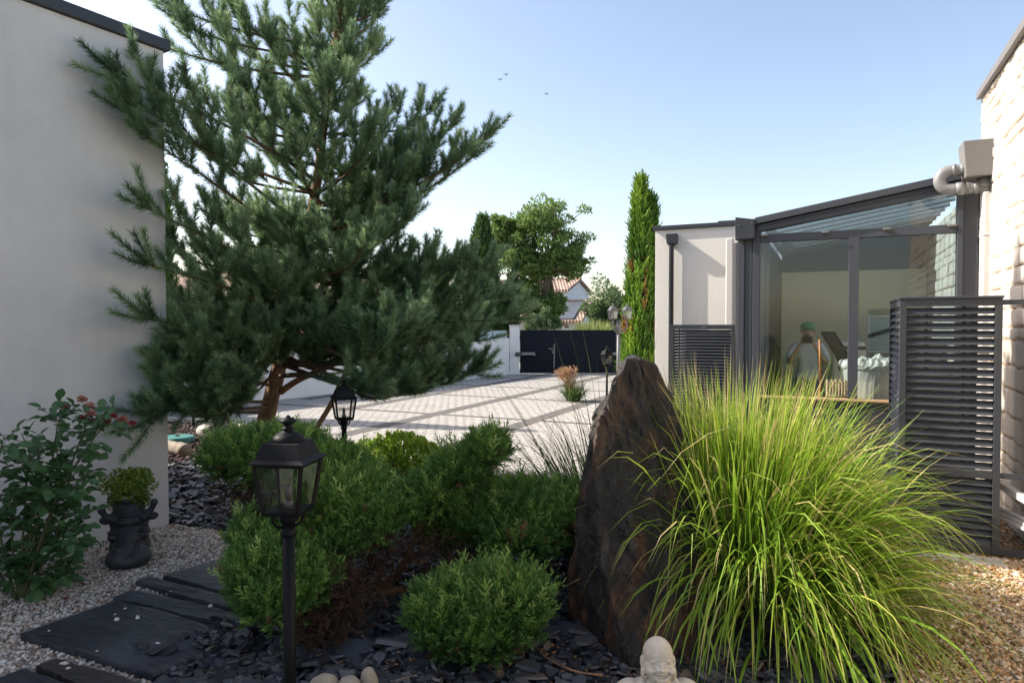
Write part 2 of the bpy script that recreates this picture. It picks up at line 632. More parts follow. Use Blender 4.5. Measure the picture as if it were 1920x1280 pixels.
SA = 1.32
t = thing('stone_house', 'whitewashed rough stone house wall with a grey roof edge on the right', 'house', tuple(A(SA, 8)))
ks = np.arange(1.5, 12.3, .016)
zs = np.arange(-.05, 3.80, .015)
K, Z = np.meshgrid(ks, zs, indexing='ij')
kk, zz = K.ravel(), Z.ravel()
p3 = np.stack([kk * 2.2, zz * 2.2, zz * 0], -1)
kw = kk + .022 * fbm(np.stack([kk * 6, zz * 6, kk * 0 + 3], -1), 3, 3)
zw = zz + .020 * fbm(np.stack([kk * 5, zz * 7, kk * 0 + 9], -1), 5, 4)
edges = np.cumsum(np.concatenate([[-.2], np.random.default_rng(8).choice([.10, .145, .185, .215], 40)]))
row = np.searchsorted(edges, zw) - 1.0
re0, re1 = edges[row.astype(int)], edges[row.astype(int) + 1]
offr = _hash(row.astype(int), row.astype(int) * 0, row.astype(int) * 0, 4) * .9
wid = .30 + .26 * _hash(row.astype(int), row.astype(int) * 0 + 1, row.astype(int) * 0, 4)
cell = np.floor((kw + offr) / wid)
fk = ((kw + offr) / wid - cell)
dz = np.minimum(zw - re0, re1 - zw)
dk = np.minimum(fk, 1 - fk) * wid
hs = _hash(cell.astype(int), row.astype(int), row.astype(int) * 0, 8)
# some joints are filled over with whitewash
op = vnoise(np.stack([kk * 1.6, zz * 1.6, kk * 0], -1), 21)
jd = np.minimum(dz, np.where(hs > .35, dk, dk + .02))
jw = .004 + .006 * op
gro = np.exp(-(jd / jw) ** 2) * (.007 + .022 * op)
hgt = hs * .012 + (fk - .5) * (hs - .5) * .02 + .0045 * fbm(np.stack([kk * 16, zz * 16, hs * 5], -1), 31, 4) - gro
hgt = np.where((np.abs(kk - 11.35) < .28) & (np.abs(zz - 2.12) < .22), -.16, hgt)
vert = A(0, 0)[None] + (SA - hgt)[:, None] * VV + kk[:, None] * VU + zz[:, None] * np.array([0, 0, 1.0])
nk, nz = len(ks), len(zs)
i, j = np.meshgrid(np.arange(nk - 1), np.arange(nz - 1), indexing='ij')
q = np.stack([i * nz + j, i * nz + j + 1, (i + 1) * nz + j + 1, (i + 1) * nz + j], -1).reshape(-1, 4)
mb = MB()
keep = ~((kk[q[:, 2]] > 8.03) & (zz[q[:, 2]] > 2.98))
q = q[keep]
mb.add(vert, q[:, ::-1], np.clip(.68 + .35 * (hs - .5) - gro * 48, 0, 1))
M['stone'] = m_tint('whitewashed_stone', [(.0, (.10, .06, .035)), (.22, (.30, .23, .16)), (.5, (.45, .41, .355)), (1, (.57, .53, .47))], .9, .25, 60)
mb.build('stone_face', M['stone'], t, smooth=True)
mb = MB()
abox(mb, SA + .03, 7, 1.5, 8.02, -.1, 3.78)
abox(mb, SA + .05, 7, 8.022, 12.3, -.1, 2.98)
mb.build('wall', M['plaster_annex'], t)
mb = MB()
abox(mb, SA - .05, 7, 1.5, 8.02, 3.80, 3.875)
mb.build('coping', M['zinc'], t, bevel=.005)

# rain hopper with its pipes
KH = 7.55
dh = A(1.15, KH)[1]
t = thing('rain_hopper', 'grey metal rainwater box with bent overflow pipe on top of the white downpipe', 'downpipe', tuple(A(1.2, KH, 0)))
zb, zt = z_at(1828, 334, KH), z_at(1828, 268, KH)
aL, aR = a_at(1796, KH), a_at(1857, KH)
mb = MB()
v = [A(aL + .03, KH - .12, zb), A(aR, KH - .12, zb), A(aR, KH + .13, zb), A(aL + .03, KH + .13, zb),
     A(aL, KH - .14, zt), A(aR, KH - .14, zt), A(aR, KH + .15, zt), A(aL, KH + .15, zt)]
mb.add(v, [(0, 3, 2, 1), (4, 5, 6, 7), (0, 1, 5, 4), (1, 2, 6, 5), (2, 3, 7, 6), (3, 0, 4, 7)])
mb.build('hopper', M['zinc'], t, bevel=.006)
mb = MB()
am = a_at(1842, KH + .03)
ax = a_at(1757, KH + .03)
z1, z2 = z_at(1790, 318, KH), z_at(1790, 353, KH)
rp = .052
pts = [A(aL + .04, KH + .03, z1), A(ax + .10, KH + .03, z1), A(ax + .03, KH + .03, z1 - .02), A(ax, KH + .03, (z1 + z2) / 2), A(ax + .03, KH + .03, z2 + .02), A(ax + .10, KH + .03, z2), A(am - .02, KH + .03, z2)]
tube(mb, spline(pts, 34), rp, 14)
for s in (1.0, ):
    tube(mb, [A(ax + .13, KH + .03, z2), A(ax + .20, KH + .03, z2)], rp + .008, 14)
tube(mb, [A(am, KH + .03, zb - .0), A(am, KH + .03, z2 - .06)], [.06, .056], 14)
tube(mb, [A(am, KH + .03, zb - .05), A(am, KH + .03, zb - .09)], .072, 14)
for q0_, q1_ in ((A(ax + .10, KH + .03, z1), A(ax + .125, KH + .03, z1)), (A(aL + .0, KH + .03, z1), A(aL + .03, KH + .03, z1)), (A(am - .09, KH + .03, z2), A(am - .05, KH + .03, z2))):
    tube(mb, [q0_, q1_], rp + .0065, 14)
mb.build('overflow_pipe', M['grey_pvc'], t, smooth=True)
mb = MB()
tube(mb, [A(ax + .21, KH + .03, z2), A(ax + .235, KH + .03, z2)], rp + .005, 14)
abox(mb, ax + .212, ax + .232, KH + .08, 7.92, z2 - .01, z2 + .01)
mb.build('pipe_clamp', M['zinc'], t)
mb = MB()
a0, a1 = a_at(1836, KH + .05), a_at(1863, KH + .05)
abox(mb, a0, a1, KH - .03, KH + .12, -.02, z2 - .05)
abox(mb, a0 - .006, a1 + .006, KH - .036, KH + .126, z_at(1850, 437, KH) - .03, z_at(1850, 437, KH))
mb.build('downpipe', M['white_pvc'], t, bevel=.022)
mb = MB()
abox(mb, a0 - .015, a1 + .01, KH - .045, KH + .13, 1.35, 1.39)
mb.build('bracket', M['grey_pvc'], t)

# ---------------------------------------------------------------- veranda
KV = 8.0
t = thing('veranda', 'glazed veranda with anthracite frames and sloping roof against the stone house', 'veranda', tuple(A(.2, KV)))
VER = t
aP0, aP1 = a_at(1381, KV), a_at(1424, KV)
aM0, aM1 = a_at(1590, KV), a_at(1609, KV)
aR0, aR1 = a_at(1792, KV), SA - .012
zT0, zT1 = 2.515, 2.60
mb = MB()
n3 = (aP1 - aP0) / 3
for s in range(3):
    abox(mb, aP0 + s * n3 + .004, aP0 + (s + 1) * n3 - .004, KV + .012 * (s == 1), KV + .15, 0, 2.72 - .002 * s)
abox(mb, aP0 + .006, aP1 - .006, KV + .02, KV + .14, 0, 2.70)
mb.build('corner_post', M['anthracite2'], t, bevel=.004)
mb = MB(); abox(mb, aM0, aM1, KV - .008, KV + .08, .83, zT0); mb.build('mullion', M['anthracite2'], t, bevel=.004)
mb = MB()
abox(mb, aR0, aR0 + .05, KV - .012, KV + .1, 0, 2.95)
abox(mb, aR0 + .052, aR1, KV + .01, KV + .1, 0, 2.95)
mb.build('wall_post', M['anthracite2'], t, bevel=.004)
mb = MB(); abox(mb, aP1, aR0, KV - .002, KV + .07, zT0, zT1); TRN = mb.build('transom', M['anthracite2'], t, bevel=.004)
def slope_top(a): return 2.78 + .172 * (a - aP1)
def slope_bot(a): return 2.632 + .159 * (a - aP1)
mb = MB()
def slopebox(mb, a0, a1, k0, k1, zb0, zt0, zb1, zt1):
    v = [A(a0, k0, zb0), A(a1, k0, zb1), A(a1, k1, zb1), A(a0, k1, zb0), A(a0, k0, zt0), A(a1, k0, zt1), A(a1, k1, zt1), A(a0, k1, zt0)]
    mb.add(v, [(0, 3, 2, 1), (4, 5, 6, 7), (0, 1, 5, 4), (1, 2, 6, 5), (2, 3, 7, 6), (3, 0, 4, 7)])
aE = SA - .015
slopebox(mb, aP1 - .02, aE, KV - .03, KV + .1, slope_bot(aP1), slope_top(aP1) - .075, slope_bot(aE), slope_top(aE) - .075)
slopebox(mb, aP1 - .05, aE, KV - .075, KV + .12, slope_top(aP1) - .072, slope_top(aP1), slope_top(aE) - .072, slope_top(aE))
slopebox(mb, aP1 - .02, aE, KV - .05, KV - .031, slope_bot(aP1) + .05, slope_bot(aP1) + .062, slope_bot(aE) + .05, slope_bot(aE) + .062)
mb.build('rafter', M['anthracite2'], t, bevel=.004)
mb = MB()
slopebox(mb, aP1 - .02, aE, KV + .125, 11.0, slope_top(aP1) - .05, slope_top(aP1) - .035, slope_top(aE) - .05, slope_top(aE) - .035)  # glazing stretched back over the blinds so more sun reaches the interior
mb.build('enlarged_roof_glass', m_glass2('tinted_roof_glass', (.66, .75, .80), .06, .8), t)
mb = MB()
slopebox(mb, aP1 - .02, aE, 11.0, 12.2, slope_top(aP1) - .05, slope_top(aP1), slope_top(aE) - .05, slope_top(aE))
M['blind'] = m_paint('blue_grey_blind', (.018, .028, .042), .6, .1)
mb.build('roof_panel', M['blind'], t)
mb = MB()
for s in range(9):
    k = 8.6 + s * .4
    slopebox(mb, aP1, aE, k, k + .035, slope_top(aP1) - .075, slope_top(aP1) - .052, slope_top(aE) - .075, slope_top(aE) - .052)
mb.build('roof_slat', M['zinc'], t)
mb = MB(); abox(mb, aP1, aR0, KV - .004, KV + .09, 0, .80); mb.build('base_panel', M['anthracite'], t, bevel=.004)
mb = MB(); abox(mb, aP1, aR0, KV - .03, KV + .09, .803, .828); mb.build('sill', m_paint('sill_wood', (.42, .27, .15), .6), t, bevel=.004)
for a0, a1 in ((aP1, aM0), (aM1, aR0)):
    mb = MB(); abox(mb, a0, a1, KV + .035, KV + .041, .83, zT0); mb.build('pane', M['glass'], t)
mb = MB(); slopebox(mb, aP1, aR0, KV + .035, KV + .041, zT1, slope_bot(aP1), zT1, slope_bot(aR0)); mb.build('gable_pane', M['glass'], t)
for px in (1432, 1545, 1660, 1782):
    mb = MB(); a = a_at(px, KV); abox(mb, a - .035, a + .035, KV - .055, KV - .003, zT1 - .025, zT1 - .005); mb.build('clip', M['zinc'], TRN, bevel=.003)
# side wall of the veranda (glazed) and what closes it at the back
aS = aP1 - .08
for k0, k1 in ((8.15, 8.22), (8.78, 8.85), (9.40, 9.48)):
    mb = MB(); abox(mb, aS, aS + .07, k0, k1, .0, 2.68); mb.build('side_post', M['anthracite2'], t, bevel=.004)
mb = MB(); abox(mb, aS + .03, aS + .036, 8.22, 9.40, .1, 2.66); mb.build('side_pane', M['glass'], t)
mb = MB()
for s in range(6):
    abox(mb, aS + .002 * (s % 2), aS + .05, 9.49 + s * .45, 9.93 + s * .45, 0, 2.68)
mb.build('side_panel', M['anthracite'], t)
mb = MB(); abox(mb, aS + .06, aE, 12.0, 12.15, 0, 2.46)
M['yellow_wall'] = m_plaster('yellow_render', (.86, .80, .58), .05)
mb.build('back_wall', M['yellow_wall'], t)
mb = MB(); abox(mb, aS + .06, aE, 12.0, 12.15, 2.462, 3.0); mb.build('back_band', M['blind'], t)
mb = MB(); abox(mb, aP1, aE, KV + .1, 12.0, -.05, .02); mb.build('floor', m_plaster('floor_tile', (.45, .42, .37), .1, 3), t)
# gutter with its end plate
mb = MB()
g0, g1 = a_at(1377, KV - .1), a_at(1413, KV - .1)
zg0, zg1 = z_at(1395, 449, KV - .1), z_at(1395, 406, KV - .1)
v = [A(g0, KV - .1, zg0), A(g1, KV - .1, zg0 + .01), A(g1, KV - .1, zg1 - .035), A(g0, KV - .1, zg1)]
v += [q + VU * .09 for q in v]
mb.add(v, [(0, 1, 2, 3), (7, 6, 5, 4), (0, 4, 5, 1), (1, 5, 6, 2), (2, 6, 7, 3), (3, 7, 4, 0)])
EPL = mb.build('end_plate', M['anthracite'], t, bevel=.003)
for da, dzz in ((.03, .03), (g1 - g0 - .03, .04), (g1 - g0 - .03, zg1 - zg0 - .08), (.035, zg1 - zg0 - .09)):
    c = A(g0 + da, KV - .101, zg0 + dzz)
    mb = MB(); tube(mb, [c, c - VU * .006], .007, 8); mb.build('screw', M['zinc'], EPL)
mb = MB(); abox(mb, g0 + .02, g1 - .02, KV - .009, 9.5, zg0 + .03, zg1 - .05); mb.build('gutter', M['anthracite'], t)

# ---------------------------------------------------------------- annex
KA = 9.5
aA0 = a_at(1228, KA)
ztop = z_at(1300, 421, KA)
t = thing('annex_house', 'low pale rendered flat roofed annex left of the veranda', 'house', tuple(A(aA0, KA)))
mb = MB(); abox(mb, aA0, aS - .01, KA, 15, -.1, ztop - .05); mb.build('wall', M['plaster_annex'], t, bevel=.004)
mb = MB(); abox(mb, aS - .01 + .012, SA + .02, 12.16, 15, -.1, ztop - .3); mb.build('rear_wall', M['plaster_annex'], t)
mb = MB(); abox(mb, aA0 - .03, aS - .012, KA - .04, 15, ztop - .048, ztop + .005); mb.build('coping', M['anthracite'], t, bevel=.004)
mb = MB()
a0, a1 = a_at(1345, 12.5), a_at(1440, 12.5)
abox(mb, a0, a1, 12.5, 14.5, ztop - .3, z_at(1400, 411, 12.5)); mb.build('roof_box', M['anthracite'], t)
tp = thing('corner_downpipe', 'dark downpipe with small square hopper on the pale annex wall', 'downpipe', tuple(A(a_at(1258, KA), KA - .06)))
mb = MB()
kx = KA - .12
h0, h1 = a_at(1247.5, kx), a_at(1268, kx)
zh0, zh1 = z_at(1258, 457, kx), z_at(1258, 438, kx)
v = [A(h0 + .01, kx, zh0), A(h1 - .01, kx, zh0), A(h1 - .01, KA - .003, zh0), A(h0 + .01, KA - .003, zh0), A(h0, kx - .01, zh1), A(h1, kx - .01, zh1), A(h1, KA - .003, zh1), A(h0, KA - .003, zh1)]
mb.add(v, [(0, 3, 2, 1), (4, 5, 6, 7), (0, 1, 5, 4), (1, 2, 6, 5), (2, 3, 7, 6), (3, 0, 4, 7)])
mb.build('hopper', M['anthracite'], tp, bevel=.004)
mb = MB(); ap = a_at(1258, KA - .06)
tube(mb, [A(ap, KA - .06, zh0), A(ap, KA - .06, zh0 - .05), A(ap, KA - .06, 0)], [.05, .034, .034], 12)
mb.build('pipe', M['anthracite'], tp, smooth=True)
mb = MB()
for px, w, m in ((1367.5, .045, 0), (1377.5, .03, 1)):
    a = a_at(px, KA - .25)
    abox(mb, a - w, a + w, KA - .30, KA - .20, 0, z_at(1367, 447, KA - .25) - .06 * m, mat=m)
tag(mb.build('service_duct', [M['white_pvc'], M['zinc']], bevel=.012, loc=A(a_at(1370, KA), KA - .25)), 'white and grey vertical duct between the annex wall and the dark veranda post', 'duct')

# ---------------------------------------------------------------- louvre screens
def slats(mb, p0, along, z0, z1, n, wid, tilt, outw, thick=.006):
    for s in range(n):
        z = z0 + (s + .5) * (z1 - z0) / n
        d = np.array(outw) * math.cos(tilt) + np.array([0, 0, -math.sin(tilt)])
        nn = unit(np.cross(along, d)) * thick
        box(mb, np.asarray(p0) + [0, 0, z] - d * wid / 2, along, d * wid, nn)

t = thing('louvre_cabinet', 'tall dark grey louvred equipment screen standing on gravel beside the stone wall', 'screen', tuple(A(1.026, 5.61)))
b0, b1, kf, kb, H = a_at(1687, 5.61), a_at(1880, 5.61), 5.61, 6.55, 1.785
fw = .042
mb = MB()
for a in (b0, b1 - fw):
    for k in (kf, kb - fw):
        abox(mb, a, a + fw, k, k + fw, .03, H - .05)
for z0, z1 in ((.03, .085), (.545, .60), (H - .05, H)):
    abox(mb, b0 + fw * (z0 < 1), b1 - fw * (z0 < 1), kf + .003, kf + fw - .003, z0, z1)
    abox(mb, b0 + .003, b0 + fw - .003, kf + fw, kb - fw * (z0 < 1), z0, z1)
abox(mb, b0 - .006, b1 + .006, kf - .008, kb, H + .001, H + .018)
mb.build('frame', M['anthracite'], t, bevel=.003)
mb = MB(); slats(mb, A(b0 + fw, kf + .022), VV * (b1 - b0 - 2 * fw), .605, H - .055, 21, .052, R(54), -VU); mb.build('upper_louvre', M['anthracite'], t)
mb = MB(); slats(mb, A(b0 + fw, kf + .022), VV * (b1 - b0 - 2 * fw), .09, .54, 9, .052, R(54), -VU); mb.build('lower_louvre', M['anthracite'], t)
mb = MB(); slats(mb, A(b0 + .022, kf + fw), VU * (kb - kf - 2 * fw), .09, H - .055, 31, .052, R(50), -VV); mb.build('side_louvre', M['anthracite2'], t)
mb = MB(); abox(mb, .52, .86, kf + .32, kb - .1, .12, 1.2); mb.build('equipment_box', M['concrete'], t, bevel=.02)
mb = MB(); abox(mb, .86, .88, kf + .2, kf + .22, .1, H - .05); mb.build('inner_post', M['anthracite'], t)
for z in (H - .045, .555):
    mb = MB(); abox(mb, b1, SA - .02, kf + .005, kf + .03, z, z + .035); mb.build('wall_bar', M['anthracite'], t)
mb = MB(); abox(mb, b1, SA - .02, kf + .005, kf + .03, .03, .07); mb.build('base_bar', M['anthracite'], t)

mb = MB()
for s in range(3):
    p = [A(1.05, 6.0 - .03 * s, .30 - .028 * s), A(1.2, 5.7 - .03 * s, .28 - .028 * s), A(1.26, 5.5 - .02 * s, .28 - .028 * s), A(1.29, 5.62, .29 - .028 * s), A(1.295, 5.9, .31 - .028 * s)]
    tube(mb, spline(p, 20), .016, 8)
tag(mb.build('pipe_bundle', M['white_pvc'], smooth=True, loc=A(1.2, 5.6, .2)), 'cream insulated pipes bending out low beside the louvred screen', 'pipes')
mb = MB()
p0, p1 = A(1.03, 5.95, .47), A(1.27, 5.35, .37)
d = p1 - p0
box(mb, p0, d, np.array([.06, .03, 0]), np.array([0, 0, .05]))
tag(mb.build('cable_trunking', M['white_pvc'], bevel=.006, loc=p0), 'cream cable trunking sloping down between louvred screen and stone wall', 'trunking')
mb = MB()
abox(mb, .15, 1.07, 5.40, 5.585, -.05, .018)
tag(mb.build('concrete_edging', M['concrete'], bevel=.008, loc=A(.6, 5.45)), 'flat pale concrete edging strip along the foot of the louvred screen', 'edging')

t = thing('louvre_screen', 'dark grey slatted screen standing in front of the pale annex wall', 'screen', tuple(A(a_at(1318, 9.0), 9.0)))
kq = 9.0
q0, q1 = a_at(1257, kq), a_at(1378, kq)
zq = z_at(1318, 608.5, kq)
mb = MB()
for a in (q0, q1 - .045): abox(mb, a, a + .045, kq, kq + .04, 0, zq - .06)
abox(mb, q0, q1, kq, kq + .04, zq - .06, zq)
abox(mb, q0 + .045, q1 - .045, kq, kq + .04, .05, .1)
abox(mb, q0 + .10, q0 + .115, kq + .045, kq + .06, .05, zq - .06)
mb.build('frame', M['anthracite'], t, bevel=.003)
mb = MB(); slats(mb, A(q0 + .045, kq + .02), VV * (q1 - q0 - .09), .1, zq - .062, 36, .038, R(52), -VU); mb.build('louvre', M['anthracite'], t)
mb = MB(); abox(mb, q0 + .17, q1 - .08, kq + .10, kq + .36, .08, zq - .1); mb.build('equipment_box', M['anthracite'], t, bevel=.02)
mb = MB(); abox(mb, q0 + .4, q0 + .46, kq - .004, kq - .001, zq - .04, zq - .028); mb.build('maker_plate', M['zinc'], t)

# ---------------------------------------------------------------- boundary wall and gate
w0, w1 = G(532, 748), G(955, 702)
dw = unit(w1 - w0)
nw = np.array([-dw[1], dw[0], 0])          # to the left, away from the yard
t = thing('boundary_wall', 'long white rendered garden wall running back to the black gate', 'wall', tuple(w1))
s0 = w0 - dw * 8
zw = P(940, 634, w1[1] - .3)[2]
mb = MB(); box(mb, s0 - [0, 0, .1], dw * np.linalg.norm(w1 - s0), nw * .2, (0, 0, zw + .1)); mb.build('wall', M['plaster_wall'], t, bevel=.005)
zw2 = P(940, 620, w1[1] - .3)[2]
mb = MB(); box(mb, s0 + nw * .06 + [0, 0, zw + .002], dw * (np.linalg.norm(w1 - s0) - .05), nw * .03, (0, 0, zw2 - zw))
mb.build('screen_panel', m_paint('frosted_blue_panel', (.42, .52, .58), .35, .06), t)
mb = MB()
for s in np.arange(0, np.linalg.norm(w1 - s0) - .1, 1.6):
    box(mb, s0 + dw * s + nw * .05 + [0, 0, zw + .001], dw * .04, nw * .05, (0, 0, zw2 - zw + .03))
mb.build('panel_post', M['zinc'], t)
gd = w1[1] + .15
gx0, gx1 = P(975, 660, gd)[0], P(1240, 660, gd)[0]
zg = P(1000, 618.5, gd)[2]
t = thing('gate_pillar', 'white rendered gate pillar at the left end of the black gate', 'pillar', (w1[0] + .05, gd, 0))
zp = P(965, 612, gd)[2]
mb = MB(); cbox(mb, w1[0] + .01, gx0 - .02, gd - .1, gd + .25, -.05, zp); mb.build('shaft', M['plaster_wall'], t, bevel=.006)
mb = MB(); cbox(mb, w1[0] - .01, gx0 + .0, gd - .13, gd + .28, zp + .002, zp + .05); mb.build('cap', M['concrete'], t, bevel=.01)
M['gate'] = m_paint('black_blue_gate', (.008, .011, .018), .5, .2, 0, 3, .03, .12)
t = thing('driveway_gate', 'wide black driveway gate of horizontal boards with handle and opener arms', 'gate', (gx0, gd, 0))
xs = [gx0, P(1003, 660, gd)[0], P(1041, 660, gd)[0], P(1075, 660, gd)[0], gx1]
for li, (xa, xb) in enumerate(zip(xs[:-1], xs[1:])):
    mb = MB()
    n = 5
    for s in range(n):
        za, zb_ = .06 + s * (zg - .09) / n, .06 + (s + 1) * (zg - .09) / n
        cbox(mb, xa + .03, xb - .03, gd, gd + .03, za + .008, zb_ - .008)
        cbox(mb, xa + .03, xb - .03, gd + .008, gd + .028, za - .007, za + .0075)
    bp_ = mb.build('leaf', M['gate'], t)
    mb = MB()
    cbox(mb, xa + .001, xa + .035, gd - .015, gd + .045, .04, zg); cbox(mb, xb - .035, xb - .001, gd - .015, gd + .045, .04, zg)
    cbox(mb, xa + .036, xb - .036, gd - .012, gd + .042, zg - .05, zg - .002); cbox(mb, xa + .036, xb - .036, gd - .012, gd + .042, .045, .085)
    mb.build('frame', M['gate'], bp_)
hx = P(1040, 650, gd)[0]
mb = MB()
cbox(mb, hx - .035, hx + .005, gd - .035, gd - .016, .2, 1.0)
tube(mb, [(hx - .015, gd - .03, .83), (hx - .015, gd - .08, .83), (hx - .2, gd - .08, .835)], .022, 8)
tube(mb, [(hx - .06, gd - .02, .73), (hx - .06, gd - .06, .73)], .04, 10)
mb.build('handle', M['zinc'], t)
for pa, pb in ((966, 1003), (1186, 1148)):
    a, b = P(pa, 664, gd - .2), P(pb, 664, gd - .2)
    mb = MB()
    d = (b - a) * [1, 0, 0]
    box(mb, a + d * .32 + [0, 0, -.03], d * .68, (0, .09, 0), (0, 0, .09))
    tube(mb, [b + [0, .04, -.02], b + [0, .19, -.02]], .03, 8)
    mb.build('opener_arm', M['grey_pvc'], t, bevel=.01)
    mb = MB()
    box(mb, a + [0, 0, -.07], d * .3, (0, .12, 0), (0, 0, .13))
    mb.build('opener_box', M['anthracite2'], t, bevel=.01)

# ---------------------------------------------------------------- lamps
def lantern(root, c, s=1.0, rot=0.0, pre=''):
    """square tapering glass lantern whose floor stands at c"""
    c = np.asarray(c, float)
    q2 = math.sqrt(.5)
    rr = rot + math.pi / 4
    sc = lambda pr: [(r * s * q2 * 2, z * s) for r, z in pr]
    mb = MB()
    lathe(mb, sc([(.040, -.012), (.060, -.008), (.062, .004), (.052, .005)]), c, 4, rr)
    for k in range(4):
        a = rr + k * math.pi / 2
        e = np.array([math.cos(a), math.sin(a), 0]) * q2 * 2 * s
        tube(mb, [c + e * .0575, c + e * .078 + [0, 0, .155 * s]], .0075 * s, 4)
    lathe(mb, sc([(.074, .150), (.080, .150), (.080, .160), (.074, .160)]), c, 4, rr)
    fr_ = mb.build('lantern_frame', M['black_metal'], root)
    mb = MB()
    lathe(mb, sc([(.076, .158), (.092, .160), (.092, .164), (.076, .174), (.058, .222), (.056, .224), (.0, .2245)][:-1]), c, 4, rr)
    rf_ = mb.build('roof', M['black_metal'], root)
    mb = MB()
    pr = [(.052, .222), (.053, .228), (.049, .238), (.036, .249), (.018, .256), (.015, .260), (.020, .262), (.020, .266), (.013, .270), (.012, .278), (.026, .285), (.027, .289), (.018, .297), (.008, .301), (.007, .305), (.004, .307)]
    lathe(mb, [(r * s, z * s) for r, z in pr], c, 20)
    mb.build('finial', M['black_metal'], rf_, smooth=True)
    for k in range(4):
        a, b = rr + k * math.pi / 2, rr + (k + 1) * math.pi / 2
        e = np.array([math.cos(a), math.sin(a), 0]) * q2 * 2 * s
        f = np.array([math.cos(b), math.sin(b), 0]) * q2 * 2 * s
        mb = MB()
        v = [c + e * .0555 + [0, 0, .006 * s], c + f * .0555 + [0, 0, .006 * s], c + f * .0765 + [0, 0, .152 * s], c + e * .0765 + [0, 0, .152 * s]]
        mb.add(v, [(0, 1, 2, 3)])
        mb.build('pane', M['lamp_glass'], fr_)
    mb = MB()
    tube(mb, [c + [0, 0, .005 * s], c + [0, 0, .03 * s], c + [0, 0, .032 * s]], [.016 * s, .016 * s, .009 * s], 10)
    tube(mb, [c + [0, 0, .032 * s], c + [0, 0, .055 * s], c + [0, 0, .075 * s], c + [0, 0, .085 * s]], [.008 * s, .012 * s, .010 * s, .003 * s], 12)
    mb.build('bulb', m_bulb, fr_, smooth=True)
m_bulb = m_paint('dim_bulb', (.10, .095, .09), .25, .05)

def lamp_post(p, zb, label, rot, s=1.0):
    p = np.asarray(p, float)
    t = thing('garden_lamp', label, 'lamp', tuple(p * [1, 1, 0]), 'black lantern lamps on posts')
    c = p * [1, 1, 0] + [0, 0, zb]
    lantern(t, c, s, rot)
    mb = MB()
    r = .0195 * s
    tube(mb, [p * [1, 1, 0] + [0, 0, .0], c + [0, 0, -.075 * s]], r, 14)
    mb.build('post', M['black_metal'], t, smooth=True)
    mb = MB()
    pr = [(.022, -.085), (.026, -.08), (.026, -.07), (.021, -.066), (.021, -.04), (.028, -.036), (.030, -.026), (.022, -.02), (.034, -.011)]
    lathe(mb, [(a * s, b * s) for a, b in pr], c, 16)
    for k in range(4):
        a = rot + math.pi / 4 + k * math.pi / 2
        e = np.array([math.cos(a), math.sin(a), 0])
        tube(mb, bez([c + e * .018 * s + [0, 0, -.055 * s], c + e * .05 * s + [0, 0, -.055 * s], c + e * .054 * s + [0, 0, -.01 * s]], 7), .005 * s, 6)
    mb.build('collar', M['black_metal'], t, smooth=True)
    mb = MB()
    lathe(mb, [(.075 * s, 0), (.075 * s, .012), (.03 * s, .03), (.022 * s, .05)], p * [1, 1, 0], 16)
    mb.build('base', M['black_metal'], t, smooth=True)
    return t
p = P(541, 955, 2.2); lamp_post(p, p[2], 'large black garden lantern on a post in the foreground in front of the juniper', R(-7))
p = P(645, 784, 5.3); lamp_post(p, p[2], 'black garden lantern half hidden under the hanging pine branches', R(25))
p = P(1138, 682, 13.5); lamp_post(p, p[2], 'small distant garden lantern just left of the tip of the boulder', R(20), 1.15)
p = P(362, 722, 10.5); lamp_post(p, p[2] - .1, 'dark lantern seen through the pine twigs beside the grey house wall', R(10))
# twin lantern
d2 = 11.8
pc = P(1160, 610, d2)
t = thing('twin_lamp', 'tall grey lamp post carrying two lanterns in front of the gate', 'lamp', (pc[0], d2, 0))
M_keep = M['black_metal']
M['black_metal'] = M['zinc_lamp'] = m_paint('grey_lamp_metal', (.075, .08, .088), .45, .1)
mb = MB(); tube(mb, [(pc[0], d2, 0), (pc[0], d2, pc[2] + .02)], [.036, .031], 12); mb.build('post', M['black_metal'], t, smooth=True)
mb = MB()
for px in (1149.5, 1176):
    q = P(px, 597, d2)
    tube(mb, bez([(pc[0], d2, pc[2] - .1), (q[0], d2, pc[2] - .16), (q[0], d2, q[2] - .01)], 10), .012, 8)
tube(mb, [(pc[0], d2, pc[2] - .15), (pc[0], d2, pc[2] + .09)], .042, 12)
mb.build('arms', M['black_metal'], t, smooth=True)
for px in (1149.5, 1176):
    lantern(t, P(px, 597, d2), .86, R(15))
M['black_metal'] = M_keep

# ---------------------------------------------------------------- far houses
def m_tiles(name):
    t = NT(name)
    v = t.coord()
    w = t.n('TexWave', Vector=v, Scale=1.9, Distortion=.6, Detail=2.0)
    w.bands_direction = 'X'
    n1 = t.noise(v, 3, 5)
    col = t.ramp(n1, [(.3, (.20, .13, .095)), (.5, (.34, .245, .19)), (.7, (.42, .35, .29))])
    col = t.mix(t.math('MULTIPLY', w.outputs[1], .5), col, (.14, .07, .05))
    return t.fin(col, .85, 0, t.bump(w.outputs[1], .6, .05))
M['tiles'] = m_tiles('clay_tiles')
def m_clad(name, c):
    t = NT(name)
    v = t.coord()
    w = t.n('TexWave', Vector=v, Scale=1.0, Distortion=0.0)
    w.bands_direction = 'Z'; w.wave_profile = 'SAW'
    col = t.mix(t.math('MULTIPLY', w.outputs[1], .18), c, tuple(np.array(c) * .6))
    return t.fin(col, .7, 0, t.bump(w.outputs[1], .3, .03))
M['clad'] = m_clad('white_cladding', (.72, .76, .80))
M['cream'] = m_plaster('cream_render', (.74, .69, .60), .08)
M['solar'] = m_paint('solar_panel', (.10, .11, .125), .25, .2, 0, 2, .02)
M['win'] = m_paint('dark_window', (.05, .06, .07), .15, .2)

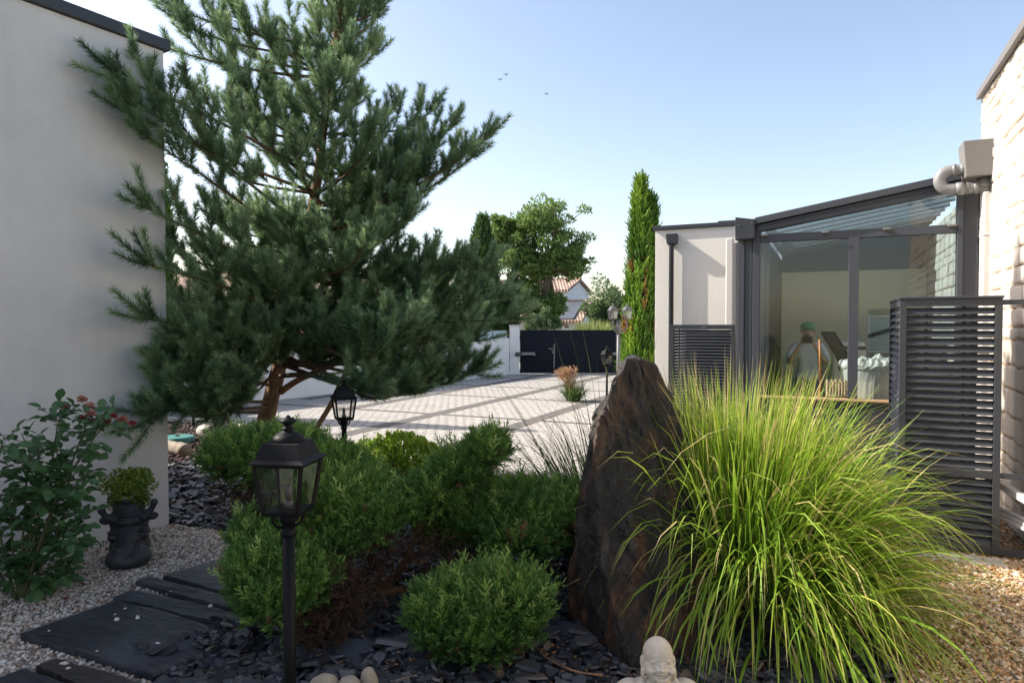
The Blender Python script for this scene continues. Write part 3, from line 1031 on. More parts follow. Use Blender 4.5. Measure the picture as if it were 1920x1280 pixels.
def gable_house(root, c, rz, w, dp, ze, zr, wm, rm, over=.25):
    """ridge along local y; gable ends face -y and +y"""
    cz, sz = math.cos(rz), math.sin(rz)
    X, Y = np.array([cz, sz, 0]), np.array([-sz, cz, 0])
    c = np.asarray(c, float) * [1, 1, 0]
    f = lambda x, y, z: c + X * x + Y * y + [0, 0, z]
    h, l = w / 2, dp / 2
    mb = MB()
    v = [f(-h, -l, 0), f(h, -l, 0), f(h, -l, ze), f(0, -l, zr), f(-h, -l, ze), f(-h, l, 0), f(h, l, 0), f(h, l, ze), f(0, l, zr), f(-h, l, ze)]
    mb.add(v, [(0, 1, 2, 3, 4), (9, 8, 7, 6, 5), (1, 6, 7, 2), (5, 0, 4, 9)])
    mb.build('wall', wm, root)
    mb = MB()
    sl = (zr - ze) / h
    for s in (-1, 1):
        e = h + over
        a, b = f(s * e, -l - over * .6, ze - over * sl + .02), f(0, -l - over * .6, zr + .02)
        cc, d = f(0, l + over * .6, zr + .02), f(s * e, l + over * .6, ze - over * sl + .02)
        q = [a, b, cc, d]
        q += [k + [0, 0, .14] for k in q]
        mb.add(q, [(0, 3, 2, 1), (4, 5, 6, 7), (0, 1, 5, 4), (1, 2, 6, 5), (2, 3, 7, 6), (3, 0, 4, 7)])
    rp = [f(0, y, zr + .16) for y in np.linspace(-l - over * .6, l + over * .6, 12)]
    tube(mb, rp, .11, 8)
    r = mb.build('roof', rm, root)
    return f, r

d = 40.0
c = P(1038, 600, d)
t = thing('clad_house', 'white boarded two storey house with red tiled gable roof behind the tall ash tree', 'house', (c[0], d, 0))
# ridge running to the left, gable end on the right
f, r = gable_house(t, (c[0] - 1.6, d + 2, 0), R(62), 3.4, 7.0, P(1060, 547, d)[2], P(1070, 527, d)[2], M['clad'], M['tiles'])
for y in (-1.0, 1.6):
    mb = MB(); box(mb, f(-1.74, y, 2.2), f(0, .8, 0) - f(0, 0, 0), f(.06, 0, 0) - f(0, 0, 0), (0, 0, .8)); mb.build('window', M['win'], t)
d = 37.0
c = P(1068, 600, d)
t = thing('solar_house', 'low white house with dark solar panels on its tiled roof behind the gate', 'house', (c[0], d, 0))
f, r = gable_house(t, (c[0] - .3, d + 2, 0), R(70), 4.6, 3.4, P(1060, 603, d)[2], P(1068, 574, d)[2] + .15, M['clad'], M['tiles'])
mb = MB()
h, ze, zr = 2.3, P(1060, 603, d)[2], P(1068, 574, d)[2] + .15
sl = (zr - ze) / h
q = [f(-h - .15, -1.35, ze - .15 * sl + .19), f(-.25, -1.35, zr - .25 * sl + .19), f(-.25, 1.5, zr - .25 * sl + .19), f(-h - .15, 1.5, ze - .15 * sl + .19)]
q += [k + [0, 0, .05] for k in q]
mb.add(q, [(0, 3, 2, 1), (4, 5, 6, 7), (0, 1, 5, 4), (1, 2, 6, 5), (2, 3, 7, 6), (3, 0, 4, 7)])
mb.build('solar_panel', M['solar'], r)
d = 30.0
c = P(985, 600, d)
t = thing('cream_outbuilding', 'low cream gable end with tile edged roof behind the left gate pillar', 'outbuilding', (c[0], d, 0))
f, r = gable_house(t, (c[0] + .35, d + 2, 0), R(8), 2.4, 3.5, P(965, 612, d)[2], P(995, 577, d)[2], M['cream'], M['tiles'], .15)
d = 27.0
c = P(330, 600, d)
t = thing('tiled_house', 'long low house with orange clay roof seen left behind the pine', 'house', (c[0], d, 0))
f, r = gable_house(t, (c[0] + .5, d + 3, 0), R(78), 5.5, 15, P(340, 572, d)[2] + .0, P(350, 524, d)[2] + .35, M['cream'], M['tiles'])
mb = MB(); box(mb, f(-2.9, -7, P(340, 580, d)[2] - .1), f(0, 14, 0) - f(0, 0, 0), f(.1, 0, 0) - f(0, 0, 0), (0, 0, .13)); mb.build('eaves_gutter', M['anthracite'], t)

# ---------------------------------------------------------------- foliage materials
M['needle'] = m_leaf('pine_needles', [(0, (.050, .100, .052)), (.45, (.185, .295, .145)), (1, (.42, .52, .28))], .36, .45)
M['bark'] = m_slate('pine_bark', (.10, .055, .032), (.30, .165, .085), (.40, .20, .10), .9, (1, 1, .3), 26, .9)
M['twig'] = m_slate('pine_twigs', (.055, .036, .024), (.13, .08, .046), (.19, .10, .05), .9, (1, 1, 1), 30, .4)
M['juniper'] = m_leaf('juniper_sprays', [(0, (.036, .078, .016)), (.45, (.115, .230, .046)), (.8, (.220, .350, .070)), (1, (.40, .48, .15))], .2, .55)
M['dead'] = m_leaf('dead_juniper', [(0, (.025, .014, .009)), (.7, (.085, .046, .026)), (1, (.24, .12, .05))], .15, .8)
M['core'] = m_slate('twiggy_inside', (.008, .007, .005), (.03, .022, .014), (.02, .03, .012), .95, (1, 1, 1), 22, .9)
M['grass'] = m_leaf('grass_blades', [(0, (.06, .14, .014)), (.4, (.18, .32, .030)), (.72, (.36, .47, .05)), (.86, (.50, .47, .13)), (1, (.55, .42, .23))], .38, .45)
M['dgrass'] = m_leaf('dark_grass_blades', [(0, (.02, .05, .012)), (.6, (.07, .13, .03)), (.9, (.22, .25, .08)), (1, (.40, .33, .18))], .3, .45)
M['plume'] = m_leaf('dry_plumes', [(0, (.30, .17, .09)), (1, (.62, .42, .26))], .35, .7)
M['cypress'] = m_leaf('cypress_foliage', [(0, (.03, .08, .012)), (.5, (.11, .23, .022)), (1, (.28, .40, .045))], .3, .55)
M['cypress_dark'] = m_leaf('dark_cypress', [(0, (.018, .045, .014)), (.5, (.05, .11, .025)), (1, (.12, .19, .045))], .25, .55)
M['brownfol'] = m_leaf('brown_foliage', [(0, (.16, .06, .02)), (1, (.36, .16, .06))], .2, .7)
M['ash'] = m_leaf('tree_leaves', [(0, (.07, .13, .035)), (.5, (.18, .28, .075)), (1, (.34, .44, .15))], .45, .5)
M['palegreen'] = m_leaf('pale_leaves', [(0, (.06, .11, .045)), (.5, (.14, .21, .09)), (1, (.27, .35, .17))], .35, .5)
M['lime'] = m_leaf('yellow_green_leaves', [(0, (.10, .20, .02)), (.5, (.25, .38, .04)), (1, (.46, .52, .10))], .35, .4)
M['rose'] = m_leaf('rose_leaves', [(0, (.028, .070, .024)), (.5, (.062, .138, .048)), (1, (.13, .22, .075))], .2, .38, .45)
M['cane'] = m_paint('rose_canes', (.09, .10, .04), .6, .3, 0, 20)
M['petal'] = m_leaf('faded_petals', [(0, (.20, .03, .035)), (.5, (.36, .09, .09)), (1, (.48, .26, .18))], .3, .6)
M['trunk'] = m_slate('grey_bark', (.09, .07, .05), (.22, .17, .12), (.26, .20, .12), .9, (1, 1, .4), 14, .8)

# ---------------------------------------------------------------- pine
DP = 6.7
def pt(px, py): return P(px, py, DP)
base = G(490, 916); base = np.array([P(490, 900, DP)[0], DP, 0.0])
tr_pts = np.array([base, pt(497, 800), pt(505, 760), pt(532, 650), pt(570, 480), pt(597, 320), pt(612, 200), pt(635, 30), pt(648, -120), pt(655, -260)])
trunk = spline(tr_pts, 80)
ENV = np.array([  # image row, left reach, right reach (px from the trunk axis at the pine)
    (-260, 20, 20), (-200, 80, 75), (-100, 200, 110), (0, 300, 140), (60, 310, 150), (110, 330, 165), (200, 350, 225), (250, 345, 300), (300, 310, 320), (350, 300, 270), (400, 290, 245),
    (450, 290, 285), (520, 270, 375), (570, 280, 420), (610, 285, 425), (650, 270, 400), (700, 240, 380), (745, 250, 330), (790, 250, 130), (830, 120, 60)], float)
MPX = DP / F
def reach(z, az):
    row = 640 - (z - CAM_H) / MPX - 30 + 0
    l = np.interp(row, ENV[:, 0], ENV[:, 1]) * MPX * .88
    r = np.interp(row, ENV[:, 0], ENV[:, 2]) * MPX
    cx = math.cos(az)
    side = r if cx > 0 else l
    mean = .80 * min(l, r) + .1 * max(l, r)
    return math.sqrt((side * cx) ** 2 + (mean * math.sin(az)) ** 2)

def on_trunk(z):
    i = np.searchsorted(trunk[:, 2], z)
    i = min(max(i, 1), len(trunk) - 1)
    f = (z - trunk[i - 1, 2]) / (trunk[i, 2] - trunk[i - 1, 2] + 1e-9)
    return trunk[i - 1] * (1 - f) + trunk[i] * f

PRUNE = [(478, 728), (530, 690), (640, 686), (655, 738), (705, 752), (880, 735), (960, 700), (985, 860), (478, 860)]
def pruned(p):
    """the lower crown is pruned up to show the trunk and the yard behind it"""
    p = np.atleast_2d(p)
    rel = p - [0, 0, CAM_H]
    dep = rel[:, 1] * CP - rel[:, 2] * SP
    upc = rel[:, 1] * SP + rel[:, 2] * CP
    return inpoly(np.column_stack([960 + F * rel[:, 0] / dep, 640 - F * upc / dep]), PRUNE)
limbs, shoots = [], []          # limbs: (pts, r0); shoots: needle bearing (pts)
prr = random.Random(5)
def side_dir(d, ang, up):
    d = unit(d)
    h = unit(np.cross(d, [0, 0, 1.0]))
    v = np.cross(h, d)
    return unit(d * math.cos(ang) + (h * math.cos(up) + v * math.sin(up)) * math.sin(ang))

def add_shoot(p, d, L, lift):
    n = 5
    pts = [np.array(p)]
    d = unit(np.array(d))
    for i in range(n):
        d = unit(d + np.array([0, 0, lift / n]))
        pts.append(pts[-1] + d * L / n)
    pts = np.array(pts)
    if in_left_house(pts).any() or (pts[:, 2] < .3).any() or pruned(pts).any():
        return None
    shoots.append(pts)
    return pts, d

def grow_branch(pts, r0, dens=1.0, bare=None, lmax=.60):
    """pts: curve of a first order limb"""
    L = np.sum(np.linalg.norm(np.diff(pts, axis=0), axis=1))
    n = max(4, int(L / .05))
    c = spline(pts, n + 1)
    bad = in_left_house(c)
    pc = pruned(c)
    if pc[-1]: bad |= pc
    if bad.any():
        c = c[:max(2, np.argmax(bad))]
        if len(c) < 4: return
    limbs.append((c, r0))
    tan = np.gradient(c, axis=0)
    m = len(c)
    i0 = int(m * (bare or .11))
    sgn = 1
    i = i0
    while i < m - 1:
        t = i / (m - 1)
        sgn = -sgn
        l2 = (.17 + .34 * L * (1 - t) * (.6 + .5 * prr.random())) * (.8 + .45 * prr.random())
        l2 = min(l2, lmax)
        d = side_dir(tan[i], R(prr.uniform(32, 58)), R(prr.uniform(-5, 55)) if sgn > 0 else R(180 - prr.uniform(-5, 55)))
        s = add_shoot(c[i], d, l2, .5 + .5 * prr.random())
        if s is not None and l2 > .24:
            for k in range(1 + int(l2 / .15)):
                q = s[0][int(prr.uniform(.3, .95) * 5)]
                d3 = side_dir(s[1], R(prr.uniform(30, 55)), R(prr.uniform(0, 360)))
                add_shoot(q, d3 + np.array([0, 0, .35]), prr.uniform(.10, .22), .35)
            for k in range(2):
                d3 = side_dir(s[1], R(prr.uniform(20, 45)), R(prr.uniform(0, 360)))
                add_shoot(s[0][-1], d3 + np.array([0, 0, .35]), prr.uniform(.10, .2), .25)
        i += 2 if prr.random() < (.6 if c[0][2] < 2.8 else .3) * dens else 3
    shoots.append(c[int(m * .5):])
    e, d = c[-1], unit(tan[-1])
    for k in range(4):
        dd = side_dir(d, R(prr.uniform(18, 45)), R(k * 90 + prr.uniform(-30, 30)))
        add_shoot(e, dd + np.array([0, 0, .45]), prr.uniform(.16, .36), .35)
    add_shoot(e, d + np.array([0, 0, .3]), prr.uniform(.22, .38), .3)

z = 1.22
wi = 0
while z < trunk[-1, 2] - .15:
    n = 9 if z < 2.4 else (8 if z < 3.0 else 6)
    a0 = prr.uniform(0, 6.28)
    for k in range(n):
        az = a0 + (k + prr.uniform(-.25, .25)) * 2 * math.pi / n
        zb = z + prr.uniform(-.09, .09)
        if prr.random() < .14: continue
        p0 = on_trunk(zb)
        hfrac = max(0.0, (zb - 1.2) / (trunk[-1, 2] - 1.2))
        el = R(-16 + 64 * hfrac ** 1.1 + prr.uniform(-8, 8))
        zt = zb + .55 * math.sin(el) * 1.3
        L = reach(zt + .12, az) * prr.uniform(.80, 1.04) - .20
        if math.sin(az) < -.25 and zb > 2.4: L *= .8
        if L < .12: L = .12
        hd = np.array([math.cos(az), math.sin(az), 0])
        # leave out limbs that would hang in front of the light at the front right
        dz_ = math.tan(el) * L
        p1 = p0 + hd * L * .45 + [0, 0, dz_ * .5 - .03 * L]
        p2 = p0 + hd * L * .8 + [0, 0, dz_ * .85]
        p3 = p0 + hd * L + [0, 0, dz_ + .10 * L + .03]
        grow_branch(np.array([p0, p1, p2, p3]), .008 + .011 * L)
    z += .22 if z < 2.4 else .29
# leader
add_shoot(trunk[-1], (0, 0, 1), .4, .1)
for k in range(5):
    add_shoot(trunk[-1], side_dir(np.array([0, 0, 1.0]), R(35), R(72 * k)), .25, .2)
# limbs whose ends the photo shows apart from the crown
def hero(z0, mid, end, r=.022, left=False):
    p0 = on_trunk(z0)
    e = P(*end)
    m = p0 * .45 + e * .55 + np.array(mid)
    grow_branch(bez([p0, m, e], 6), r, .8 if e[0] < -2.4 else 1.1, .55 if e[0] < -2.4 else None, .30 if e[0] < -2.4 else .5)
hero(2.5, (.25, -.1, -.1), (268, 200, 5.05))
hero(3.0, (.25, -.1, .0), (232, 150, 5.0))
hero(2.9, (.3, -.1, -.2), (250, 215, 5.05))
hero(2.3, (.25, -.1, -.1), (285, 265, 5.1))
hero(2.0, (.25, -.1, -.1), (285, 395, 5.1))
hero(1.7, (.25, -.1, 0), (290, 500, 5.1))
hero(1.3, (.25, -.1, 0), (288, 600, 5.1))
hero(1.0, (.25, -.1, 0), (310, 690, 5.2))
hero(.8, (.2, -.1, 0), (300, 770, 5.15))
hero(.75, (.2, -.1, 0), (340, 770, 5.4))
hero(.85, (.1, -.1, 0), (400, 750, 5.6))
for e_ in ((350, 700, 5.5), (400, 720, 5.7), (440, 690, 5.8), (455, 745, 6.0), (360, 755, 5.4), (410, 775, 5.7), (320, 735, 5.25), (285, 790, 5.1), (460, 700, 5.6), (330, 650, 5.4), (380, 660, 5.6), (430, 780, 5.9)):
    hero(1.42 + prr.uniform(0, .75), (.05, -.05, .05), e_, .014)
hero(2.6, (0, 0, -.25), (905, 265, 6.4), .03)
hero(2.5, (0, 0, -.25), (880, 300, 6.6), .03)
hero(2.75, (0, 0, -.2), (845, 240, 6.9), .026)
hero(1.5, (0, 0, .05), (950, 600, 6.3), .03)
hero(1.6, (0, 0, .1), (930, 560, 6.6), .03)
hero(1.2, (0, 0, .1), (885, 700, 6.2), .026)
hero(1.2, (0, 0, .1), (880, 640, 6.4), .026)
hero(1.25, (0, 0, .1), (760, 735, 6.0), .026)
hero(1.1, (0, 0, .12), (690, 735, 5.7), .026)
hero(1.1, (0, 0, .1), (650, 720, 5.5), .022)
hero(4.3, (0, 0, -.1), (335, 20, 5.9), .02)
hero(4.2, (0, 0, -.1), (370, 60, 5.9), .02)
hero(4.0, (0, 0, -.1), (310, 90, 5.6), .02)

t = thing('pine_tree', 'big pine with long upturned needle shoots and reddish trunk in front of the yard', 'tree', tuple(base))
mb = MB()
rt = np.interp(trunk[:, 2], [0, .5, .9, 2, 4, 6.4], [.105, .085, .075, .058, .035, .008])
tv = trunk.copy()
tube(mb, tv, rt, 14)
mb.v[0] += .012 * (fbm(mb.v[0] * [18, 18, 6], 3, 3)[:, None]) * unit(mb.v[0] - np.repeat(tv, 14, 0))
mb.build('trunk', M['bark'], t, smooth=True)
mb = MB()
for c, r0 in limbs:
    m = len(c)
    tube(mb, c[::2] if m > 8 else c, np.linspace(r0, .004, len(c[::2] if m > 8 else c)), 5, cap=False)
for s in shoots:
    if len(s) == 6:
        tube(mb, s[::5] if False else s[[0, 3, 5]], [.0042, .0034, .0024], 3, cap=False)
mb.build('limbs', M['twig'], t, smooth=True)
# bare low limb and the slanting stem on the right of the trunk
mb = MB()
tube(mb, spline([pt(525, 735), pt(560, 712), pt(610, 690), pt(650, 672), pt(700, 640)], 16), np.linspace(.034, .018, 16), 8)
mb.build('bare_limb', M['bark'], t, smooth=True)
stem = spline([P(590, 812, 6.3), P(598, 795, 6.3), P(622, 755, 6.25), P(640, 715, 6.2), P(668, 660, 6.2)], 20)
b0 = stem[0].copy(); b0[2] = -.02; b0[0] -= .12
stem = np.concatenate([[b0, (b0 + stem[0]) / 2], stem])
mb = MB()
rr = np.full(len(stem), .024); rr[4:6] = .034; rr[-4:] = .018
tube(mb, stem, rr, 8)
mb.build('slanting_stem', M['bark'], t, smooth=True)
# needles
o, dd, rl, sh = [], [], [], []
for s in shoots:
    seg = np.diff(s, axis=0)
    L = np.linalg.norm(seg, axis=1)
    tot = L.sum()
    n = int(tot * 900) + 14
    u = np.sort(.12 + .88 * rng.random(n)) * .999
    cum = np.concatenate([[0], np.cumsum(L)]) / tot
    i = np.clip(np.searchsorted(cum, u) - 1, 0, len(seg) - 1)
    f = (u - cum[i]) / (cum[i + 1] - cum[i] + 1e-9)
    o.append(s[i] + seg[i] * f[:, None]); dd.append(unit(seg[i])); rl.append(u); sh.append(np.full(n, prr.gauss(0, .13)))
o, dd, rl, sh = np.concatenate(o), np.concatenate(dd), np.concatenate(rl), np.concatenate(sh)
n = len(o)
fr = frames(dd, rng.random(n) * 6.283)
ang = R(60) - R(24) * rl + rng.normal(0, .14, n)
nd = unit(fr[:, 0] * np.sin(ang)[:, None] + fr[:, 2] * np.cos(ang)[:, None] + np.array([0, 0, .06]))
ln = rng.uniform(.05, .078, n)
wv = unit(np.cross(nd, rng.normal(size=(n, 3)))) * .0021
v = np.stack([o - wv, o + wv, o + nd * ln[:, None] * .6 + wv * .8, o + nd * ln[:, None]], 1).reshape(-1, 3)
q = np.arange(n * 4).reshape(n, 4)
clump = vnoise(o * 3.1, 17)
tint = np.clip(.22 + .38 * rl + .35 * (clump - .5) + sh + rng.normal(0, .10, n), 0, 1)
mb = MB(); mb.add(v, q[:, [0, 1, 3]], np.repeat(tint, 4)); mb.f.append(q[:, [0, 1, 2, 3]][:, [1, 2, 3]]); mb.m.append(np.zeros(n, int))
crown = mb.build('crown', M['needle'], t)
print('pine', len(shoots), n)

# ---------------------------------------------------------------- sprays (juniper, cypress)
def spray_template(nside, spread, seed, wid=.034, sub=True):
    r = np.random.default_rng(seed)
    v, f, tt = [], [], []
    def blade(p, d, L, w, t0, t1):
        d = d / np.linalg.norm(d)
        s = np.cross(d, r.normal(size=3)); s /= np.linalg.norm(s)
        b = len(v)
        v.extend([p - s * w * .5, p + s * w * .5, p + d * L * .55 + s * w * .42, p + d * L, p + d * L * .55 - s * w * .42])
        f.extend([(b, b + 1, b + 2), (b, b + 2, b + 4), (b + 4, b + 2, b + 3)])
        tt.extend([t0, t0, (t0 + t1) / 2, t1, (t0 + t1) / 2])
    bend = r.normal(0, .1, 2)
    ax = lambda u: np.array([bend[0] * u * u, bend[1] * u * u, u])
    blade(ax(0), ax(1) - ax(0), 1.0, wid * .8, -.2, .15)
    for i in range(nside):
        u = .12 + .82 * i / nside
        th = r.uniform(0, 6.283)
        a = spread * r.uniform(.7, 1.2)
        d = np.array([math.cos(th) * math.sin(a), math.sin(th) * math.sin(a), math.cos(a)])
        L = (.42 - .26 * u) * r.uniform(.7, 1.25)
        blade(ax(u), d, L, wid, -.15 + .1 * u, .05 + .18 * u)
        if sub and L > .2:
            p = ax(u) + d * L * .45
            for s in (-1, 1):
                e = d + s * .6 * unit(np.cross(d, np.array([.3, .2, 1.0])))
                blade(p, e, L * .5, wid * .8, -.05 + .1 * u, .08 + .18 * u)
    return np.array(v), np.array(f), np.array(tt)
SPR = [spray_template(16, R(31), s) for s in range(4)]
SPC = [spray_template(7, R(24), 20 + s, .075, False) for s in range(3)]

def scatter_sprays(mb, o, d, sc, tint, temps=SPR, mat=0):
    n = len(o)
    k = rng.integers(0, len(temps), n)
    fr = frames(d, rng.random(n) * 6.283)
    for i, (tv_, tf, tt) in enumerate(temps):
        m = k == i
        if m.any():
            instance(mb, tv_, tf, o[m], fr[m], sc[m], tint[m], tt, mat)

def sphere_pts(n):
    return unit(rng.normal(size=(n, 3)))

# ---------------------------------------------------------------- juniper
jr = G(690, 1165)
t = thing('cloud_juniper', 'spreading cloud pruned juniper with five green pads over brown twigs behind the large lantern', 'shrub', (jr[0], jr[1] + .35, 0))
PADS = [
    [(446, 858, 4.15, 62, 46, .28), (520, 856, 4.1, 98, 52, .36), (600, 888, 4.0, 96, 52, .36), (658, 930, 3.9, 92, 58, .36), (690, 975, 3.75, 74, 56, .3), (615, 955, 3.75, 82, 70, .3), (640, 1010, 3.65, 70, 42, .24)],
    [(770, 958, 3.85, 48, 38, .22), (815, 928, 3.85, 54, 40, .22), (864, 890, 3.85, 58, 42, .22), (912, 852, 3.85, 48, 38, .2)],
    [(850, 985, 4.15, 74, 50, .36), (925, 968, 4.1, 96, 56, .38), (1000, 966, 4.0, 92, 58, .36), (1062, 965, 3.95, 56, 56, .28), (975, 1005, 3.85, 84, 46, .28)],
    [(486, 1008, 3.75, 58, 44, .22), (504, 1075, 3.5, 82, 64, .28), (530, 1120, 3.35, 76, 56, .26), (570, 1092, 3.4, 66, 60, .24), (545, 1048, 3.5, 80, 50, .24)],
    [(842, 1158, 3.3, 86, 70, .28), (922, 1140, 3.3, 94, 68, .30), (966, 1142, 3.3, 68, 66, .26), (898, 1178, 3.25, 98, 60, .28)],
]
cores = []
for pi, pad in enumerate(PADS):
    E = []
    for px, py, d, rx, ry, rz in pad:
        r_ = np.array([rx * d / F, rz, ry * d / F])
        E.append((P(px, py, d), np.maximum(r_ - .045, r_ * .6)))
    mb, cb = MB(), MB()
    for i, (c, r) in enumerate(E):
        ar = r[0] * r[1] + r[1] * r[2] + r[0] * r[2]
        n = int(ar * 15000)
        u = sphere_pts(n)
        keep = rng.random(n) < np.where(u[:, 2] < -.3, .45, 1)
        u = u[keep]
        lump = 1 + .13 * fbm(u * 3.6 + i * 5, 40 + pi, 2)
        o = c + u * r * lump[:, None] * rng.uniform(.70, .94, len(u))[:, None]
        ins = np.zeros(len(o), bool)
        for j, (c2, r2) in enumerate(E):
            if j != i:
                ins |= (np.sum(((o - c2) / r2) ** 2, 1) < .62)
        o, u = o[~ins], u[~ins]
        nrm = unit(u / r)
        d = unit(nrm * .85 + np.array([0, 0, .9]) + rng.normal(0, .33, (len(o), 3)))
        sc = rng.uniform(.075, .135, len(o))
        big = rng.random(len(o)) < .045
        sc = np.where(big & (u[:, 2] > -.1), sc * 1.55, sc)
        cl = vnoise(o * 8, 60)
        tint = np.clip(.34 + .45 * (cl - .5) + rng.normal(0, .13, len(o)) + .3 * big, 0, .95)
        tint = np.clip(tint + .12 * u[:, 2], 0, .97)  # skylight painted into the tint: lighter pad tops, darker undersides
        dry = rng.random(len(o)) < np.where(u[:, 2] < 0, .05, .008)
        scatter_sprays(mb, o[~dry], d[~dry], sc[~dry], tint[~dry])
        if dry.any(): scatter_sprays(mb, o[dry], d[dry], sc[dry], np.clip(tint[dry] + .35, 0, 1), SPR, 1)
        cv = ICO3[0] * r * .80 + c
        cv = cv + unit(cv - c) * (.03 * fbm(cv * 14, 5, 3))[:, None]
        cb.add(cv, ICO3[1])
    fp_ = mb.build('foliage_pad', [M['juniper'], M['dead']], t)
    co = cb.build('twig_mass', M['core'], fp_, smooth=True)
    cores.append(E)
# stems
mb = MB()
root = np.array([jr[0] + .02, jr[1] + .35, 0])
for px, py, d in ((600, 960, 3.8), (800, 960, 3.9), (930, 980, 4.0), (540, 1090, 3.5), (890, 1150, 3.35), (690, 990, 3.8)):
    e = P(px, py, d)
    m = root * .5 + e * .5 + np.array([0, 0, -.06 - .1 * rng.random()])
    c = bez([root + rng.normal(0, .04, 3) * [1, 1, 0], m, e], 14)
    c[1:-1] += rng.normal(0, .012, (12, 3))
    tube(mb, c, np.linspace(.032, .012, 14), 7)
mb.build('stem', M['bark'], t, smooth=True)
# dead twigs under the pads
mb = MB()
for cx, cy, d, n, rr_ in ((640, 1125, 3.4, 380, .15), (715, 1040, 3.65, 130, .12), (800, 1030, 3.7, 120, .13), (580, 1170, 3.3, 120, .1), (930, 1210, 3.2, 90, .10), (450, 925, 4.0, 140, .12), (500, 965, 3.8, 120, .12), (1000, 1050, 3.85, 120, .14), (880, 1055, 3.8, 160, .14)):
    c = P(cx, cy, d)
    for i in range(n):
        p = c + rng.normal(0, rr_ * .55, 3)
        if p[2] < .02: p[2] = .02 + .1 * rng.random()
        dd_ = unit(rng.normal(size=3) + [0, 0, -.1])
        L = rng.uniform(.05, .16)
        q = p + dd_ * L + rng.normal(0, .015, 3)
        tube(mb, [p, (p + q) / 2 + rng.normal(0, .012, 3), q], [.0016, .0013, .0008], 3, rng.random() * .8, cap=False)
    o = c + rng.normal(0, rr_ * .55, (n, 3)); o[:, 2] = np.abs(o[:, 2])
    scatter_sprays(mb, o, rng.normal(size=(n, 3)) + [0, 0, -.2], rng.uniform(.04, .09, n), rng.uniform(.1, .8, n))
mb.build('dead_twigs', M['dead'], t)

# ---------------------------------------------------------------- grasses
def blades(mb, base, rad, n, Lr, lean0, droop, wind=(0, 0, 0), wid=(.006, .011), seed=1, tint0=.35, drytip=.5, az=None, seg=9, kink=.15, avoid=None):
    r = np.random.default_rng(seed)
    base = np.asarray(base, float)
    a = r.uniform(0, 6.283, n) if az is None else r.uniform(az[0], az[1], n)
    rr_ = rad * np.sqrt(r.random(n))
    p = base + np.stack([rr_ * np.cos(a), rr_ * np.sin(a), np.zeros(n)], -1)
    el = np.abs(r.normal(0, 1, n)) * lean0 + .35 * lean0 * rr_ / rad
    ad = a + r.normal(0, .35, n)
    d = np.stack([np.cos(ad) * np.sin(el), np.sin(ad) * np.sin(el), np.cos(el)], -1) + np.asarray(wind)
    d = unit(d)
    L = r.uniform(*Lr, n)
    w = r.uniform(*wid, n)
    dr = droop * r.uniform(.35, 1.5, n)
    kin = np.where(r.random(n) < kink, r.integers(4, 8, n), 99)
    P_, W_ = [p], []
    sidev = unit(np.cross(d, np.array([0, 0, 1.0]) + r.normal(0, .2, (n, 3))))
    sv = [sidev]
    for s in range(seg):
        u = (s + .5) / seg
        hz = np.sqrt(d[:, 0] ** 2 + d[:, 1] ** 2)
        d = d + np.array([0, 0, -1.0]) * (dr * (.12 + 1.3 * u * u) / seg * (.4 + hz))[:, None] * 2.2
        d = d + np.asarray(wind) * .5 / seg
        d = d + (kin == s)[:, None] * (r.normal(0, .5, (n, 3)) + [0, 0, -.5])
        d = unit(d)
        P_.append(P_[-1] + d * (L / seg)[:, None])
        sv.append(unit(np.cross(d, np.cross(sv[-1], d))))
    P_ = np.stack(P_, 1); sv = np.stack(sv, 1)
    u = np.linspace(0, 1, seg + 1)
    pro = np.interp(u, [0, .15, .5, .8, 1], [.75, 1, .95, .5, .04])
    wv = sv * (w[:, None] * pro[None])[:, :, None] * .5
    v = np.stack([P_ - wv, P_ + wv], 2).reshape(-1, 3)
    v[:, 2] = np.maximum(v[:, 2], .006)
    b = (np.arange(n) * (seg + 1) * 2)[:, None] + (np.arange(seg) * 2)[None]
    q = np.stack([b, b + 1, b + 3, b + 2], -1).reshape(-1, 4)
    t0 = np.clip(tint0 + r.normal(0, .14, n), 0, .8)
    dry = (r.random(n) < drytip) * r.uniform(.15, .6, n)
    tt = t0[:, None] + dry[:, None] * np.clip((u - .68) / .32, 0, 1)[None] ** 1.2 * 1.1 + .16 * u[None]
    full = r.random(n) < .075
    tt = np.where(full[:, None], .92, tt)
    mb.add(v, q, np.clip(np.repeat(tt, 2, 1).ravel(), 0, 1))

gb = G(1462, 1175)
gb = np.array([1.41, 3.74, 0])
t = thing('ornamental_grass', 'large arching clump of bright yellow green ornamental grass beside the dark boulder', 'grass clump', tuple(gb))
mb = MB()
blades(mb, gb + [-.10, .1, 0], .28, 2000, (.92, 1.42), .24, 1.25, (.03, 0, 0), (.008, .016), 3, .34, .45)
blades(mb, gb + [.04, 0, 0], .28, 1800, (.80, 1.22), .46, 1.75, (.10, -.03, 0), (.008, .017), 4, .34, .4)
blades(mb, gb + [.04, -.05, 0], .24, 430, (.70, 1.08), .48, 1.6, (.06, -.10, 0), (.010, .018), 5, .36, .35)
blades(mb, gb + [-.2, .0, 0], .10, 60, (.9, 1.25), .5, 1.1, (-.26, -.10, 0), (.008, .014), 6, .46, .5)
blades(mb, gb + [-.18, .15, 0], .26, 300, (1.1, 1.5), .15, .35, (.0, 0, 0), (.006, .010), 8, .5, .9, kink=.4)
blades(mb, gb, .30, 420, (.25, .6), .6, 1.0, (0, 0, 0), (.005, .010), 9, .78, .9, kink=.5)
mb.t[-1] = np.clip(mb.t[-1] + .15, 0, 1)
mb.build('blades', M['grass'], t)
mb = MB()
lathe(mb, [(.36, 0), (.37, .06), (.28, .14), (.10, .18)], gb, 18)
mb.v[0] += rng.normal(0, .015, mb.v[0].shape)
mb.build('root_clump', M['core'], t)

